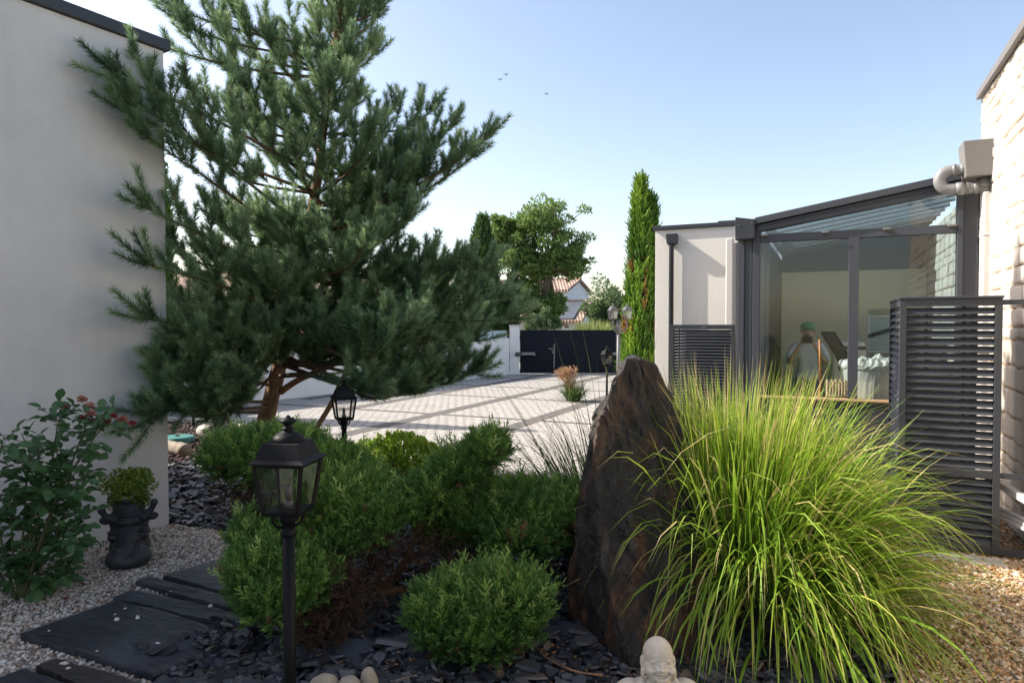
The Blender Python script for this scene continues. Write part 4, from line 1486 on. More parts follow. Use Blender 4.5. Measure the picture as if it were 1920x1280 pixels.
gb2 = np.array([.52, 4.70, 0])
mb = MB()
blades(mb, gb2, .14, 330, (.8, 1.2), .42, 1.1, (-.26, 0, 0), (.007, .012), 12, .3, .25)
blades(mb, gb2 + [.1, 0, 0], .10, 26, (1.3, 1.7), .3, .35, (-.16, 0, 0), (.005, .008), 13, .4, .6)
tag(mb.build('grass_tuft', M['dgrass'], loc=gb2), 'dark thin arching grass tuft peeping out left of the boulder', 'grass clump')

gb3 = np.array([1.30, 14.4, .0])
t = thing('fountain_grass', 'small fountain grass tuft with pink dry plumes standing in the paved yard', 'grass clump', tuple(gb3))
mb = MB(); blades(mb, gb3, .12, 420, (.3, .6), .55, .9, (.02, 0, 0), (.008, .014), 14, .4, .3); mb.build('blades', M['dgrass'], t)
mb = MB()
for i in range(60):
    a = rng.uniform(0, 6.28)
    e = gb3 + np.array([-.14 + .22 * math.cos(a) * rng.random(), .2 * math.sin(a) * rng.random(), .42 + .24 * rng.random()])
    tube(mb, bez([gb3, gb3 * .5 + e * .5 + [0, 0, .15], e], 5), .004, 3, .3, cap=False)
    o = e + rng.normal(0, .03, (10, 3)); 
    scatter_sprays(mb, o, rng.normal(0, .5, (10, 3)) + [-.4, 0, .6], rng.uniform(.06, .11, 10), rng.random(10), SPC)
mb.build('plumes', M['plume'], t)

# ---------------------------------------------------------------- broad leaved shrubs and trees
def leaf_cloud(mb, c, r, n, size, tint0, seed, up=.4, shell=.5, flat=.5):
    rg = np.random.default_rng(seed)
    u = unit(rg.normal(size=(n, 3)))
    o = np.asarray(c) + u * np.asarray(r) * (shell + (1 - shell) * rg.random(n) ** .5)[:, None]
    d = unit(u * .6 + rg.normal(0, .6, (n, 3)) + [0, 0, up])
    add_leaves(mb, o, d, rg.uniform(size * .7, size * 1.3, n), np.clip(tint0 + rg.normal(0, .16, n), 0, 1), rg, flat)
def add_leaves(mb, o, d, L, tint, rg, wr=.5, fold=.12):
    n = len(o)
    fr = frames(d, rg.random(n) * 6.283)
    tv_ = np.array([[0, 0, 0], [wr * .42, fold, .35], [wr * .36, fold, .7], [0, .02, 1], [-wr * .36, fold, .7], [-wr * .42, fold, .35], [0, 0, .5]])
    tf = np.array([[0, 1, 6], [1, 2, 6], [2, 3, 6], [3, 4, 6], [4, 5, 6], [5, 0, 6]])
    instance(mb, tv_, tf, o, fr, L, tint)

def broad_tree(name, label, cat, base, trunks, crown, nleaf, size, mat, seed, clumps=26, group=None, sub=.34, tint0=.45, up=.3):
    """trunks: list of point lists; crown: list of (centre, radii)"""
    rg = np.random.default_rng(seed)
    t = thing(name, label, cat, tuple(base), group)
    mb = MB()
    tips = []
    for pts, r0 in trunks:
        c = spline(pts, 16)
        tube(mb, c, np.linspace(r0, r0 * .4, 16), 8)
        tips.append(c[-1]); tips.append(c[10])
    lf = MB()
    for c, r in crown:
        c, r = np.asarray(c), np.asarray(r)
        for k in range(clumps):
            u = unit(rg.normal(size=3))
            p = c + u * r * rg.uniform(.35, 1.0)
            tip = min(tips, key=lambda q: np.linalg.norm(q - p))
            m = tip * .5 + p * .5 + rg.normal(0, .06, 3) * r
            cc = bez([tip, m, p], 8)
            tube(mb, cc, np.linspace(.05, .012, 8) * (r[0] / 2.2), 5, cap=False)
            rs = r * sub * rg.uniform(.6, 1.15)
            leaf_cloud(lf, p, rs * [1.1, 1.1, .95], nleaf // clumps, size, tint0 + .2 * (rg.random() - .5), rg.integers(1 << 30), up, .25)
    mb.build('trunk', M['trunk'], t, smooth=True)
    lf.build('crown', mat, t)
    return t

d = 30.0
q = lambda px, py, dd=0: P(px, py, d + dd)
bx = q(1005, 660)
broad_tree('ash_tree', 'tall loose leafy ash tree with forked trunks behind the black gate', 'tree', (bx[0], d, 0),
           [([(q(992, 640)[0], d, 0), q(992, 620), q(985, 560), q(975, 500), q(972, 450)], .16),
            ([(q(1018, 640)[0], d, 0), q(1020, 600), q(1022, 545), q(1035, 490), q(1040, 430)], .2),
            ([q(1022, 545), q(1008, 520), q(1000, 480), q(1000, 430)], .12)],
           [(q(1030, 425), (1.95, 1.6, 1.25)), (q(1060, 490), (1.1, 1.2, .75)), (q(962, 465), (1.15, 1.2, 1.35)), (q(940, 430), (.7, .8, .6)), (q(1010, 500), (1.2, 1.2, .7)), (q(985, 560), (.7, .8, .8)), (q(1030, 575), (.75, .8, .7))],
           6500, .14, M['ash'], 5, 70, None, .22)
d = 34.0
broad_tree('round_tree', 'rounded pale green tree behind the gate left of the tall cypress', 'tree', (q(1135, 640)[0], d, 0),
           [([(q(1135, 640)[0], d, 0), q(1135, 610), q(1133, 575)], .16)],
           [(q(1137, 568), (1.05, 1.0, 1.15)), (q(1120, 590), (.7, .8, .7)), (q(1158, 575), (.7, .8, 1.0)), (q(1140, 605), (1.0, .8, .6))], 1500, .16, M['palegreen'], 6, 18, None, .36)
d = 60.0
broad_tree('far_tree', 'small dark tree far behind beside the white boarded house', 'tree', (q(1090, 640)[0], d, 0),
           [([(q(1090, 640)[0], d, 0), q(1090, 600)], .2)], [(q(1092, 570), (.9, 1, 1.0)), (q(1094, 600), (.9, 1, 1.6))], 600, .3, M['cypress_dark'], 7, 10)
d = 26.0
broad_tree('gate_shrub', 'pale leafy shrub showing above the left half of the gate', 'shrub', (q(1010, 640)[0], d, 0),
           [([(q(1005, 640)[0], d, 0), q(1005, 612)], .05), ([(q(1020, 640)[0], d, 0), q(1025, 610)], .05)],
           [(q(1000, 606), (.40, .4, .35)), (q(1022, 600), (.30, .4, .42)), (q(1040, 608), (.30, .3, .25))], 800, .11, M['palegreen'], 8, 12)
d = 25.5
c = q(1112, 640)
M['dgrass2'] = m_leaf('bamboo_leaves', [(0, (.10, .14, .04)), (.5, (.20, .26, .07)), (1, (.36, .38, .14))], .3, .5)
mb = MB()
blades(mb, (c[0], d, .4), .42, 1500, (.9, 1.5), .22, .35, (0, 0, 0), (.02, .035), 15, .5, .5)
tag(mb.build('bamboo_clump', M['dgrass2'], loc=(c[0], d, .4)), 'yellow green bamboo like clump showing above the right half of the gate', 'shrub')

# hedge strip seen left behind the pine, small lime shrub in the bed
d = 24.0
c = q(345, 596)
mb = MB()
for k in range(9):
    leaf_cloud(mb, c + np.array([-.9 + .25 * k, 0, -.05 * (k % 3)]), (.35, .35, .28), 260, .10, .5, 90 + k)
    leaf_cloud(mb, c + np.array([-.9 + .25 * k, 0, -.55]), (.35, .35, .5), 200, .10, .4, 120 + k)
    leaf_cloud(mb, c + np.array([-.9 + .25 * k, 0, -1.2]), (.35, .35, .5), 120, .12, .35, 150 + k)
tag(mb.build('hedge', M['lime'], loc=(c[0], d, 0)), 'bright yellow green hedge below the orange roofed house at the left', 'hedge')
c = np.array([P(746, 860, 6.9)[0], 6.9, .03])
t = thing('lime_shrub', 'low mound of bright yellow green leaves behind the juniper', 'shrub', tuple(c))
mb = MB()
for dx, dy, dzz, r in ((0, 0, .27, .32), (-.26, .05, .21, .27), (.22, 0, .20, .28), (.05, .2, .22, .3)):
    leaf_cloud(mb, c + [dx, dy, dzz], (r, r, r * .62), 900, .055, .5, int(200 + dx * 100 + dy * 77), .8, .75, .55)
mb.build('leaves', M['lime'], t)
mb = MB()
for k in range(16):
    a = k * .39
    tube(mb, bez([c, c + [.08 * math.cos(a), .08 * math.sin(a), .12], c + [.3 * math.cos(a), .25 * math.sin(a), .24]], 6), .006, 5)
mb.build('twigs', M['trunk'], t)

# ---------------------------------------------------------------- cypresses
def cypress(label, base, h, r, n, mat, seed, lean=0, tops=None, tint0=.45, brown=0, prof=None, sc=1.0, group='columnar cypresses'):
    rg = np.random.default_rng(seed)
    base = np.asarray(base, float)
    t = thing('cypress', label, 'tree', tuple(base), group)
    mb = MB(); tube(mb, [base, base + [0, 0, h * .5], base + [lean, 0, h * .9]], [.07 * sc, .05 * sc, .012], 8); mb.build('trunk', M['trunk'], t, smooth=True)
    cols = [(0, 0, h, r)] + (tops or [])
    mb = MB(); cb = MB()
    pz, pr = zip(*(prof or [(0, .75), (.12, 1), (.45, .95), (.7, .68), (.88, .34), (1, .04)]))
    tot = sum(c[2] * c[3] for c in cols)
    for (dx, dy, hh, r2) in cols:
        m = int(n * hh * r2 / tot)
        tz = rg.random(m) ** .85
        a = rg.uniform(0, 6.283, m)
        lump = .72 + .5 * vnoise(np.stack([np.cos(a) * 1.6, np.sin(a) * 1.6, tz * hh * 1.5], -1) + seed, seed)
        rr_ = np.interp(tz, pz, pr) * r2 * lump * rg.uniform(.72, 1, m)
        o = base + np.stack([dx + rr_ * np.cos(a) + lean * tz, dy + rr_ * np.sin(a), .1 + tz * hh * .94], -1)
        d = np.stack([np.cos(a) * .33, np.sin(a) * .33, np.ones(m)], -1) + rg.normal(0, .13, (m, 3))
        cl = vnoise(o * [6, 6, 2.5], seed + 3)
        tint = np.clip(tint0 + .7 * (cl - .5) + rg.normal(0, .12, m), 0, 1)
        bm = (vnoise(o * [5, 5, 2], seed + 9) < brown) if brown else np.zeros(m, bool)
        s = rg.uniform(.16, .32, m) * sc
        scatter_sprays(mb, o[~bm], d[~bm], s[~bm], tint[~bm], SPC, 0)
        if bm.any(): scatter_sprays(mb, o[bm], d[bm], s[bm], tint[bm], SPC, 1)
        zz_ = np.linspace(0, 1, 9)
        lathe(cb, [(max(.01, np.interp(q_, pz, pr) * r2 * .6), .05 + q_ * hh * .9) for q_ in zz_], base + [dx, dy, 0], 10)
    mb.build('foliage', [mat, M['brownfol']], t)
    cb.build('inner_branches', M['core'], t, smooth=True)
    return t
d = 12.5
c = P(1204, 640, d)
h = P(1198, 330, d)[2]
cypress('bright green two topped cypress with brown patches at the corner of the pale annex', (c[0], d, 0), h, .34, 5200, M['cypress'], 31, -.04,
        [(.22, .05, P(1224, 368, d)[2], .19), (-.1, .0, 2.4, .25)], .5, .17, [(0, .8), (.12, 1), (.4, .92), (.65, .62), (.85, .34), (1, .03)])
d = 24.0
c = P(905, 640, d)
cypress('dark pointed cypress behind the garden wall just right of the pine', (c[0], d, 0), P(905, 405, d)[2], .68, 3600, M['cypress_dark'], 32, 0, None, .42, 0, None, 1.5)
c = P(952, 640, 23.6)
cypress('slender dark cypress with two tips beside the left end of the gate', (c[0], 24.4, 0), P(960, 490, 24)[2], .26, 1500, M['cypress_dark'], 33, .3, [(-.3, .1, P(940, 530, 24)[2], .22)], .35, 0, None, 1.3)
c = P(822, 640, 21.0)
cypress('sunlit yellow green cypress behind the garden wall glimpsed through the pine', (c[0] - .3, 22.5, 0), P(815, 500, 22)[2], .6, 2600, M['cypress'], 34, 0, None, .62, 0, None, 1.5)
cypress('narrow moss green cypress touching the edge of the grey rendered house', (-6.26, 12.0, 0), 5.0, .36, 3200, M['cypress'], 35, 0, None, .3, 0, [(0, .8), (.2, 1), (.5, .9), (.7, .6), (.85, .3), (1, .05)])

# ---------------------------------------------------------------- boulder
def m_boulder():
    t = NT('boulder_stone')
    v = t.coord((1, 1, .28), (0, R(-14), 0))
    v0 = t.coord()
    n1 = t.noise(v, 9, 9, .66, .6)
    n2 = t.noise(v, 3.6, 6, .6, .8)
    n3 = t.noise(v0, 34, 5, .7)
    n4 = t.noise(v, 5.5, 6, .6, 1.2)
    n5 = t.noise(t.coord((1, 1, .16), (0, R(-20), 0)), 26, 4, .6)
    col = t.ramp(n1, [(.30, (.004, .004, .005)), (.48, (.014, .012, .011)), (.66, (.045, .036, .029)), (.82, (.12, .10, .085))])
    col = t.mix(t.ramp(n2, [(.48, (0, 0, 0)), (.68, (.85, .85, .85))]), col, t.ramp(n3, [(.3, (.06, .024, .009)), (.7, (.25, .105, .038))]))
    col = t.mix(t.ramp(n4, [(.60, (0, 0, 0)), (.75, (.7, .7, .7))]), col, t.ramp(n3, [(.3, (.06, .055, .05)), (.7, (.21, .18, .15))]))
    col = t.mix(t.ramp(n5, [(.35, (.8, .8, .8)), (.5, (0, 0, 0))]), col, (.010, .009, .009))
    h = t.math('ADD', t.math('MULTIPLY', n1, 1.0), t.math('ADD', t.math('MULTIPLY', n5, .7), t.math('MULTIPLY', n3, .25)))
    return t.fin(col, .52, 0, t.bump(h, 1.0, .05), .45)
M['boulder'] = m_boulder()
rows = [  # image row, left edge, ridge, right edge (photo pixels), depth of ridge
    (672, 1164, 1172, 1200, 3.60), (686, 1156, 1166, 1230, 3.58), (706, 1149, 1154, 1246, 3.56), (745, 1134, 1140, 1262, 3.53), (770, 1114, 1126, 1272, 3.50),
    (796, 1101, 1114, 1284, 3.47), (840, 1095, 1113, 1298, 3.43), (900, 1089, 1116, 1314, 3.38), (960, 1082, 1122, 1328, 3.33), (1030, 1070, 1132, 1340, 3.28),
    (1100, 1062, 1146, 1338, 3.22), (1180, 1062, 1166, 1350, 3.16), (1275, 1066, 1190, 1362, 3.10), (1310, 1066, 1198, 1368, 3.08)]
RW = np.array(rows, float)
nr, npn = 260, 230
Zs = np.array([P(1150, y, d)[2] for y, d in zip(RW[:, 0], RW[:, 4])])
order = np.argsort(Zs)
ztop, zbot = Zs.max(), -.06
V = []
for i in range(nr):
    f = i / (nr - 1)
    z = zbot + (ztop - zbot) * f
    g_ = lambda c: np.interp(z, Zs[order], RW[order, c])
    d = g_(4)
    x = lambda px, dd: (px - 960) / F * dd
    wl, wr = g_(2) - g_(1), g_(3) - g_(2)
    dl, dr = d + .10 + wl * .0034, d + .05 + wr * .0010
    thick = .22 + .30 * (1 - f) ** .7
    if f > .93: thick *= 1 - (f - .93) * 5
    Lp, Fp, Rp = np.array([x(g_(1), dl), dl]), np.array([x(g_(2), d), d]), np.array([x(g_(3), dr), dr])
    B1, B2 = Rp + [-.03, thick * .8], Lp + [.12, thick * .75]
    M1 = (Fp + Rp) / 2 + np.array([0, -.035])
    key = np.array([Lp, Fp, M1, Rp, B1, B2])
    seg = np.linalg.norm(np.roll(key, -1, 0) - key, axis=1)
    cum = np.concatenate([[0], np.cumsum(seg)]) / seg.sum()
    kc = np.vstack([key, key[:1]])
    uu = np.linspace(0, 1, npn, endpoint=False)
    ring = np.stack([np.interp(uu, cum, kc[:, 0]), np.interp(uu, cum, kc[:, 1])], -1)
    for _ in range(2):
        ring = (ring + np.roll(ring, 1, 0) + np.roll(ring, -1, 0)) / 3
    V.append(np.column_stack([ring, np.full(npn, z)]))
V = np.array(V)
cen = V.mean(1, keepdims=True)
nrm = unit((V - cen) * [1, 1, 0]).reshape(-1, 3)
pv = V.reshape(-1, 3)
tiltx = pv[:, 0] + .26 * pv[:, 2]
st = np.stack([tiltx * 9, pv[:, 1] * 9, pv[:, 2] * 1.7], -1)
rid = 1 - np.abs(fbm(st * 1.3, 70, 4))
stp = np.stack([tiltx * 11 + 1.5 * fbm(pv * 3, 80, 2), pv[:, 1] * 8, pv[:, 2] * 1.1], -1)
lay = vnoise(np.floor(stp * [1, 1, 1.6]) + .5, 81)             # split layers with sharp steps
lay2 = vnoise(np.floor(stp * [2.7, 2.2, 3.1] + 3) + .5, 83)
dsp = .050 * fbm(st * .5, 71, 4) + .050 * (rid - .8) + .040 * (lay - .5) + .020 * (lay2 - .5) + .014 * fbm(pv * [30, 30, 10], 72, 4)
led = np.floor(3.2 * (tiltx * 4 + .8 * fbm(pv * 2.3, 75, 3))) * .0
pv = pv + nrm * (dsp - .01)[:, None]
pv[:, 2] += .018 * fbm(pv * [7, 7, 3], 77, 3)
i, j = np.meshgrid(np.arange(nr - 1), np.arange(npn), indexing='ij')
j2 = (j + 1) % npn
q = np.stack([i * npn + j, i * npn + j2, (i + 1) * npn + j2, (i + 1) * npn + j], -1).reshape(-1, 4)
mb = MB(); mb.add(pv, q)
top = np.arange((nr - 1) * npn, nr * npn)
cc = pv[top].mean(0) + [0, 0, .012]
mb.add(np.vstack([pv[top], cc]), [(k, (k + 1) % npn, npn) for k in range(npn)])
# a lower slab leaning on its right foot, and the notch stone on the left
bo = mb.build('boulder', M['boulder'], smooth=True, loc=(.62, 3.5, 0))
tag(bo, 'tall pointed dark slate boulder with rust brown streaks beside the bright grass', 'boulder')
def rough_stone(name, label, c, r, mat, seed, cat='stone', rot=0, amp=.14, parent=None, loc=None, freq=1.5, flat=True):
    v = ICO3[0].copy()
    v = ico(4)[0]
    f = ico(4)[1]
    dd = 1 + amp * fbm(v * freq + seed, seed, 4)
    v = v * dd[:, None]
    v = np.sign(v) * np.abs(v) ** .88
    v = v * np.asarray(r)
    c_, s_ = math.cos(rot), math.sin(rot)
    v = v @ np.array([[c_, s_, 0], [-s_, c_, 0], [0, 0, 1]])
    mb = MB(); mb.add(v + np.asarray(c), f)
    o = mb.build(name, mat, parent, smooth=True, loc=loc if loc is not None else (c[0], c[1], 0))
    if label: tag(o, label, cat)
    return o
M['pale_stone'] = m_slate('pale_stone', (.25, .20, .14), (.36, .30, .23), (.28, .23, .16), .8, (1, 1, 1), 7, .25)
M['blue_stone'] = m_slate('bluish_stone', (.16, .17, .20), (.30, .31, .35), (.22, .22, .25), .75, (1, 1, 1), 9, .3)
c = P(608, 1275, 2.82); rough_stone('pale_stone', 'larger smooth cream stone on slate chips right of the lantern post', (c[0], c[1], .055), (.068, .06, .085), M['pale_stone'], 3, rot=.2)
c2 = P(655, 1272, 2.82); rough_stone('pale_stone', 'middle smooth cream stone between the large one and the small upright one', (c2[0], c2[1], .055), (.052, .05, .078), M['pale_stone'], 8)
c3 = P(690, 1262, 2.86); rough_stone('pale_stone', 'small upright cream stone rightmost of the trio by the lantern', (c3[0], c3[1] + .02, .06), (.036, .04, .085), M['pale_stone'], 5, rot=.7)
c4 = P(698, 1283, 2.75); rough_stone('blue_stone', 'grey blue stone lying in front of the small cream stones', (c4[0], c4[1], .04), (.055, .04, .045), M['blue_stone'], 9)
c5 = P(594, 1285, 2.72); rough_stone('blue_stone', 'pale grey pebble stone at the left foot of the cream stones', (c5[0], c5[1], .035), (.03, .03, .05), M['blue_stone'], 12)
mb = MB()
c6 = P(645, 1284, 2.70)
blades(mb, (c6[0], c6[1] - .02, 0), .06, 150, (.07, .16), .5, .3, (0, 0, 0), (.002, .004), 44, .86, .5)
tag(mb.build('dry_grass', M['grass'], loc=(c6[0], c6[1] - .02, 0)), 'dry straw coloured grass tuft in front of the cream stones', 'grass clump')

# ---------------------------------------------------------------- laughing statue
bc = P(1237, 1235, 2.62)
S = bc + np.array([0, 0, 0])
hz = P(1237, 1196, 2.62)[2]            # top of the head
hw = 57 / F * 2.62 / 2                 # half width of the head
mb = MB()
hc = np.array([S[0] - .004, S[1], hz - .083])
ellips(mb, hc + [0, .004, .018], (hw, hw * 1.12, .064))
ellips(mb, hc + [0, -.006, -.03], (hw * .98, hw * .95, .052))
ellips(mb, hc + [0, -.012, -.058], (hw * .72, hw * .75, .03))
for s in (-1, 1):
    ellips(mb, hc + [s * hw * .58, -.030, -.036], (.023, .024, .020))           # cheeks
    ellips(mb, hc + [s * (hw * 1.03), .012, -.012], (.009, .017, .026))         # ear
    ellips(mb, hc + [s * (hw * 1.04), .008, -.050], (.009, .012, .028))         # long lobe
    ellips(mb, hc + [s * .025, -.0475, -.001], (.017, .008, .0035), (s * .20, 'Y'))  # brow
    ellips(mb, hc + [s * .025, -.0455, -.0125], (.0145, .010, .0075))            # closed lid
    ellips(mb, hc + [s * .0115, -.060, -.034], (.0085, .009, .0065))              # nostril wing
ellips(mb, hc + [0, -.056, -.020], (.0065, .011, .018))
ellips(mb, hc + [0, -.067, -.032], (.0095, .009, .008))
ellips(mb, hc + [0, -.054, -.046], (.020, .010, .0045))                           # upper lip
ellips(mb, hc + [0, -.050, -.068], (.020, .012, .007))                            # lower lip
# neck, shoulders, chest, belly, arms, legs
ellips(mb, hc + [0, .015, -.09], (.048, .045, .05))
ellips(mb, hc + [0, .01, -.15], (.165, .10, .068)); ellips(mb, hc + [0, -.03, -.19], (.13, .09, .08))
for s in (-1, 1):
    ellips(mb, hc + [s * .105, .015, -.165], (.075, .075, .08))
    ellips(mb, hc + [s * .155, -.005, -.215], (.062, .07, .10), (s * .25, 'Y'))
    ellips(mb, hc + [s * .13, -.07, -.285], (.075, .042, .038), (s * -.5, 'Z'))
    ellips(mb, hc + [s * .14, -.03, -.35], (.12, .12, .055))
    tube(mb, bez([hc + [s * .06, .02, -.085], hc + [s * .10, -.06, -.13], hc + [s * .05, -.135, -.24]], 10), .016, 10)   # edge of the robe
ellips(mb, hc + [0, -.06, -.26], (.125, .115, .10))
ellips(mb, hc + [0, .03, -.30], (.16, .12, .10))
ellips(mb, hc + [0, -.09, -.365], (.13, .07, .04))
v, f = remeshed(mb, .0021, 4)
v = np.asarray(v)
def dent(v, pts, rad, dep, dirv=(0, 1, 0)):
    d = np.min(np.linalg.norm(v[:, None, :] - np.asarray(pts)[None], axis=2), axis=1)
    return v + np.exp(-(d / rad) ** 2)[:, None] * dep * np.asarray(dirv)
def onface(x, z):
    m = (np.abs(v[:, 0] - x) < .005) & (np.abs(v[:, 2] - z) < .005)
    return np.array([x, v[m, 1].min() if m.any() else hc[1] - .05, z])
def crease(xs, zs_, rad, dep):
    global v
    v = dent(v, [onface(hc[0] + x_, hc[2] + z_) for x_, z_ in zip(xs, zs_)], rad * 1.1, dep * 1.5)
for s in (-1, 1):
    u_ = np.linspace(0, 1, 16)
    crease(s * (.010 + .030 * u_), -.0165 + .0055 * np.sin(u_ * 3.14), .0024, .0065)      # smiling eye line
    crease(s * (.012 + .028 * u_), -.0255 - .004 * np.sin(u_ * 3.14), .0030, .0035)       # under the eye
    crease(s * (.013 + .024 * u_), -.036 - .024 * u_ ** 1.4, .0030, .0055)                # laugh line
u_ = np.linspace(-1, 1, 25)
crease(.028 * u_, -.058 + .008 * u_ * u_, .0052, .012)                                   # open smile
crease(.024 * u_, -.0555 + .007 * u_ * u_, .0030, .006)
crease(.020 * u_, -.0785 + .003 * u_ * u_, .0030, .004)
wt = np.clip((v[:, 2] - (hc[2] - .105)) / .05, 0, 1) * np.clip((.095 - np.abs(v[:, 0] - hc[0])) / .03, 0, 1)
wt = wt * wt * (3 - 2 * wt)
ca, sa_ = np.cos(-R(17) * wt), np.sin(-R(17) * wt)
y_, z_ = v[:, 1] - hc[1], v[:, 2] - (hc[2] - .03)
v[:, 1], v[:, 2] = hc[1] + y_ * ca - z_ * sa_, hc[2] - .03 + y_ * sa_ + z_ * ca
v[:, 2] = np.maximum(v[:, 2], .0)
mb = MB(); mb.add(v, f)
M['statue'] = m_slate('cast_stone', (.46, .40, .32), (.60, .53, .43), (.38, .32, .25), .75, (1, 1, 1), 12, .12)
tag(mb.build('statue', M['statue'], smooth=True, loc=(S[0], S[1], 0)), 'cream stone statue of a bald laughing seated monk at the foot of the boulder', 'statue')

# ---------------------------------------------------------------- hippo planter
hp = np.array([*G(243, 1056)[:2], 0])
fd = unit(np.array([.42, -.90, 0]))          # where the snout points
sd = np.array([-fd[1], fd[0], 0])            # to the right in the picture
sd = sd if sd[0] > 0 else -sd
H_ = lambda s, f_, z: hp + sd * s + fd * f_ + np.array([0, 0, z])
rz = math.atan2(sd[1], sd[0])
mb = MB()
E = lambda s, f_, z, r, lv=ICO3: ellips(mb, H_(s, f_, z), r, (rz, 'Z'), lv)
E(0, -.04, .11, (.125, .125, .13)); E(0, -.03, .20, (.125, .11, .10)); E(0, -.03, .265, (.12, .105, .055))
E(0, .045, .16, (.088, .10, .12)); E(0, .08, .11, (.098, .09, .08)); E(0, .03, .24, (.085, .06, .05))
E(-.055, .115, .075, (.078, .085, .068)); E(.06, .115, .078, (.08, .085, .070)); E(.0, .115, .06, (.11, .09, .055))
E(-.05, .135, .135, (.032, .035, .026)); E(.055, .135, .137, (.032, .035, .026))
for s in (-1, 1):
    E(s * .090, .055, .205, (.032, .036, .036)); E(s * .104, .078, .205, (.016, .016, .017)); E(s * .092, .065, .238, (.034, .03, .013))
    E(s * .135, -.01, .305, (.042, .018, .028)); E(s * .105, -.02, .295, (.03, .02, .02))
    tube(mb, bez([H_(s * .085, .04, .315), H_(s * .125, .05, .335), H_(s * .150, .05, .385 + .012 * s)], 8), [.034, .031, .028, .025, .022, .020, .019, .019], 12)
    E(s * .153, .05, .398 + .013 * s, (.025, .025, .025))
lathe(mb, [(.10, .26), (.112, .29), (.116, .30), (.108, .31), (.104, .335), (.112, .345), (.10, .36)], H_(0, -.02, 0), 24)
v, f = remeshed(mb, .0042, 3)
for s in (-1, 1):
    v = dent(v, [H_(s * .052, .125, .168), H_(s * .056, .13, .162)], .011, .014, (0, 0, -1))
    v = dent(v, [H_(s * .155, .0, .315)], .014, .018, tuple(-fd))
    a = np.linspace(0, 6.28, 14)
    v = dent(v, [H_(s * .105 + .018 * math.cos(k) * .6, .078, .222 + .018 * math.sin(k)) for k in a], .005, .006, tuple(-fd))
v = dent(v, [H_(.14 * u, .165 - .06 * u * u, .055 + .02 * u * u) for u in np.linspace(-1, 1, 20)], .008, .012, tuple(-fd))
a = np.linspace(0, 2 * math.pi, 60)
v += .002 * fbm(v * 40, 3, 2)[:, None]
v[:, 2] = np.maximum(v[:, 2], 0)
t = thing('hippo_planter', 'dark cast planter in the shape of a hippo head by the grey wall', 'planter', tuple(hp))
mb = MB(); mb.add(v, f)
M['castdark'] = m_slate('dark_cast_stone', (.016, .016, .017), (.034, .035, .038), (.050, .052, .056), .55, (1, 1, 1), 16, .3)
mb.build('head', M['castdark'], t, smooth=True)
mb = MB(); lathe(mb, [(.085, .30), (.095, .345), (.10, .415), (.095, .417)], H_(0, -.02, 0), 20); mb.build('pot', M['castdark'], t, smooth=True)
mb = MB()
pc_ = H_(0, -.03, .485)
for k in range(26):
    a = rng.uniform(0, 6.28); rr_ = math.sqrt(rng.random()) * .155
    c = pc_ + np.array([rr_ * math.cos(a), rr_ * math.sin(a), .075 - .9 * rr_ ** 2 * 1.5 + rng.normal(0, .02)])
    leaf_cloud(mb, c, (.052, .052, .045), 130, .019, .48, 300 + k, .6, .5, .7)
for k in range(10):
    a = rng.uniform(0, 6.28)
    c = pc_ + np.array([.09 * math.cos(a), .09 * math.sin(a), -.03 - .05 * rng.random()])
    leaf_cloud(mb, c, (.04, .04, .045), 80, .017, .35, 340 + k, .2, .5, .7)
t = thing('potted_plant', 'small bushy yellow green plant growing out of the hippo planter', 'plant', tuple(pc_))
mb.build('leaves', M['lime2'] if 'lime2' in M else m_leaf('potted_leaves', [(0, (.12, .06, .02)), (.3, (.10, .17, .02)), (.6, (.25, .32, .04)), (1, (.52, .50, .16))], .3, .45), t)
mb = MB()
for k in range(40):
    a = rng.uniform(0, 6.28); rr_ = rng.uniform(.03, .15)
    tube(mb, bez([pc_ + [0, 0, -.05], pc_ + [rr_ * .5 * math.cos(a), rr_ * .5 * math.sin(a), .0], pc_ + [rr_ * math.cos(a), rr_ * math.sin(a), .04]], 5), .0018, 4)
mb.build('stems', M['cane'], t)

# ---------------------------------------------------------------- rose bush
DR = 3.95
rp = lambda px, py, dd=0.0: P(px, py, DR + dd)
rb = rp(35, 1120); rb[2] = 0
t = thing('rose_bush', 'rose bush with dark green leaves and faded red blooms against the grey wall', 'rose', tuple(rb))
canes = [
    [(38, 1118), (70, 980), (95, 880), (108, 800), (118, 772)], [(38, 1118), (95, 960), (130, 880), (160, 800), (172, 775)],
    [(40, 1118), (110, 930), (150, 860), (190, 805), (228, 788)], [(34, 1118), (45, 980), (50, 900), (55, 850), (40, 812)],
    [(30, 1118), (0, 1000), (-10, 900), (0, 850), (8, 815)], [(30, 1118), (-40, 1000), (-60, 900), (-70, 830)],
    [(42, 1118), (90, 1040), (130, 1000), (158, 985)], [(42, 1118), (70, 1050), (100, 1010), (128, 960), (150, 935)],
    [(38, 1118), (60, 1000), (100, 930), (128, 905), (140, 885)], [(30, 1118), (10, 1060), (-20, 1020), (-50, 1000)],
    [(42, 1118), (70, 1085), (85, 1075), (95, 1090)], [(36, 1118), (25, 1040), (20, 960), (15, 920)], [(36, 1118), (62, 960), (75, 890), (70, 840)]]
rg = np.random.default_rng(77)
mb, lf = MB(), MB()
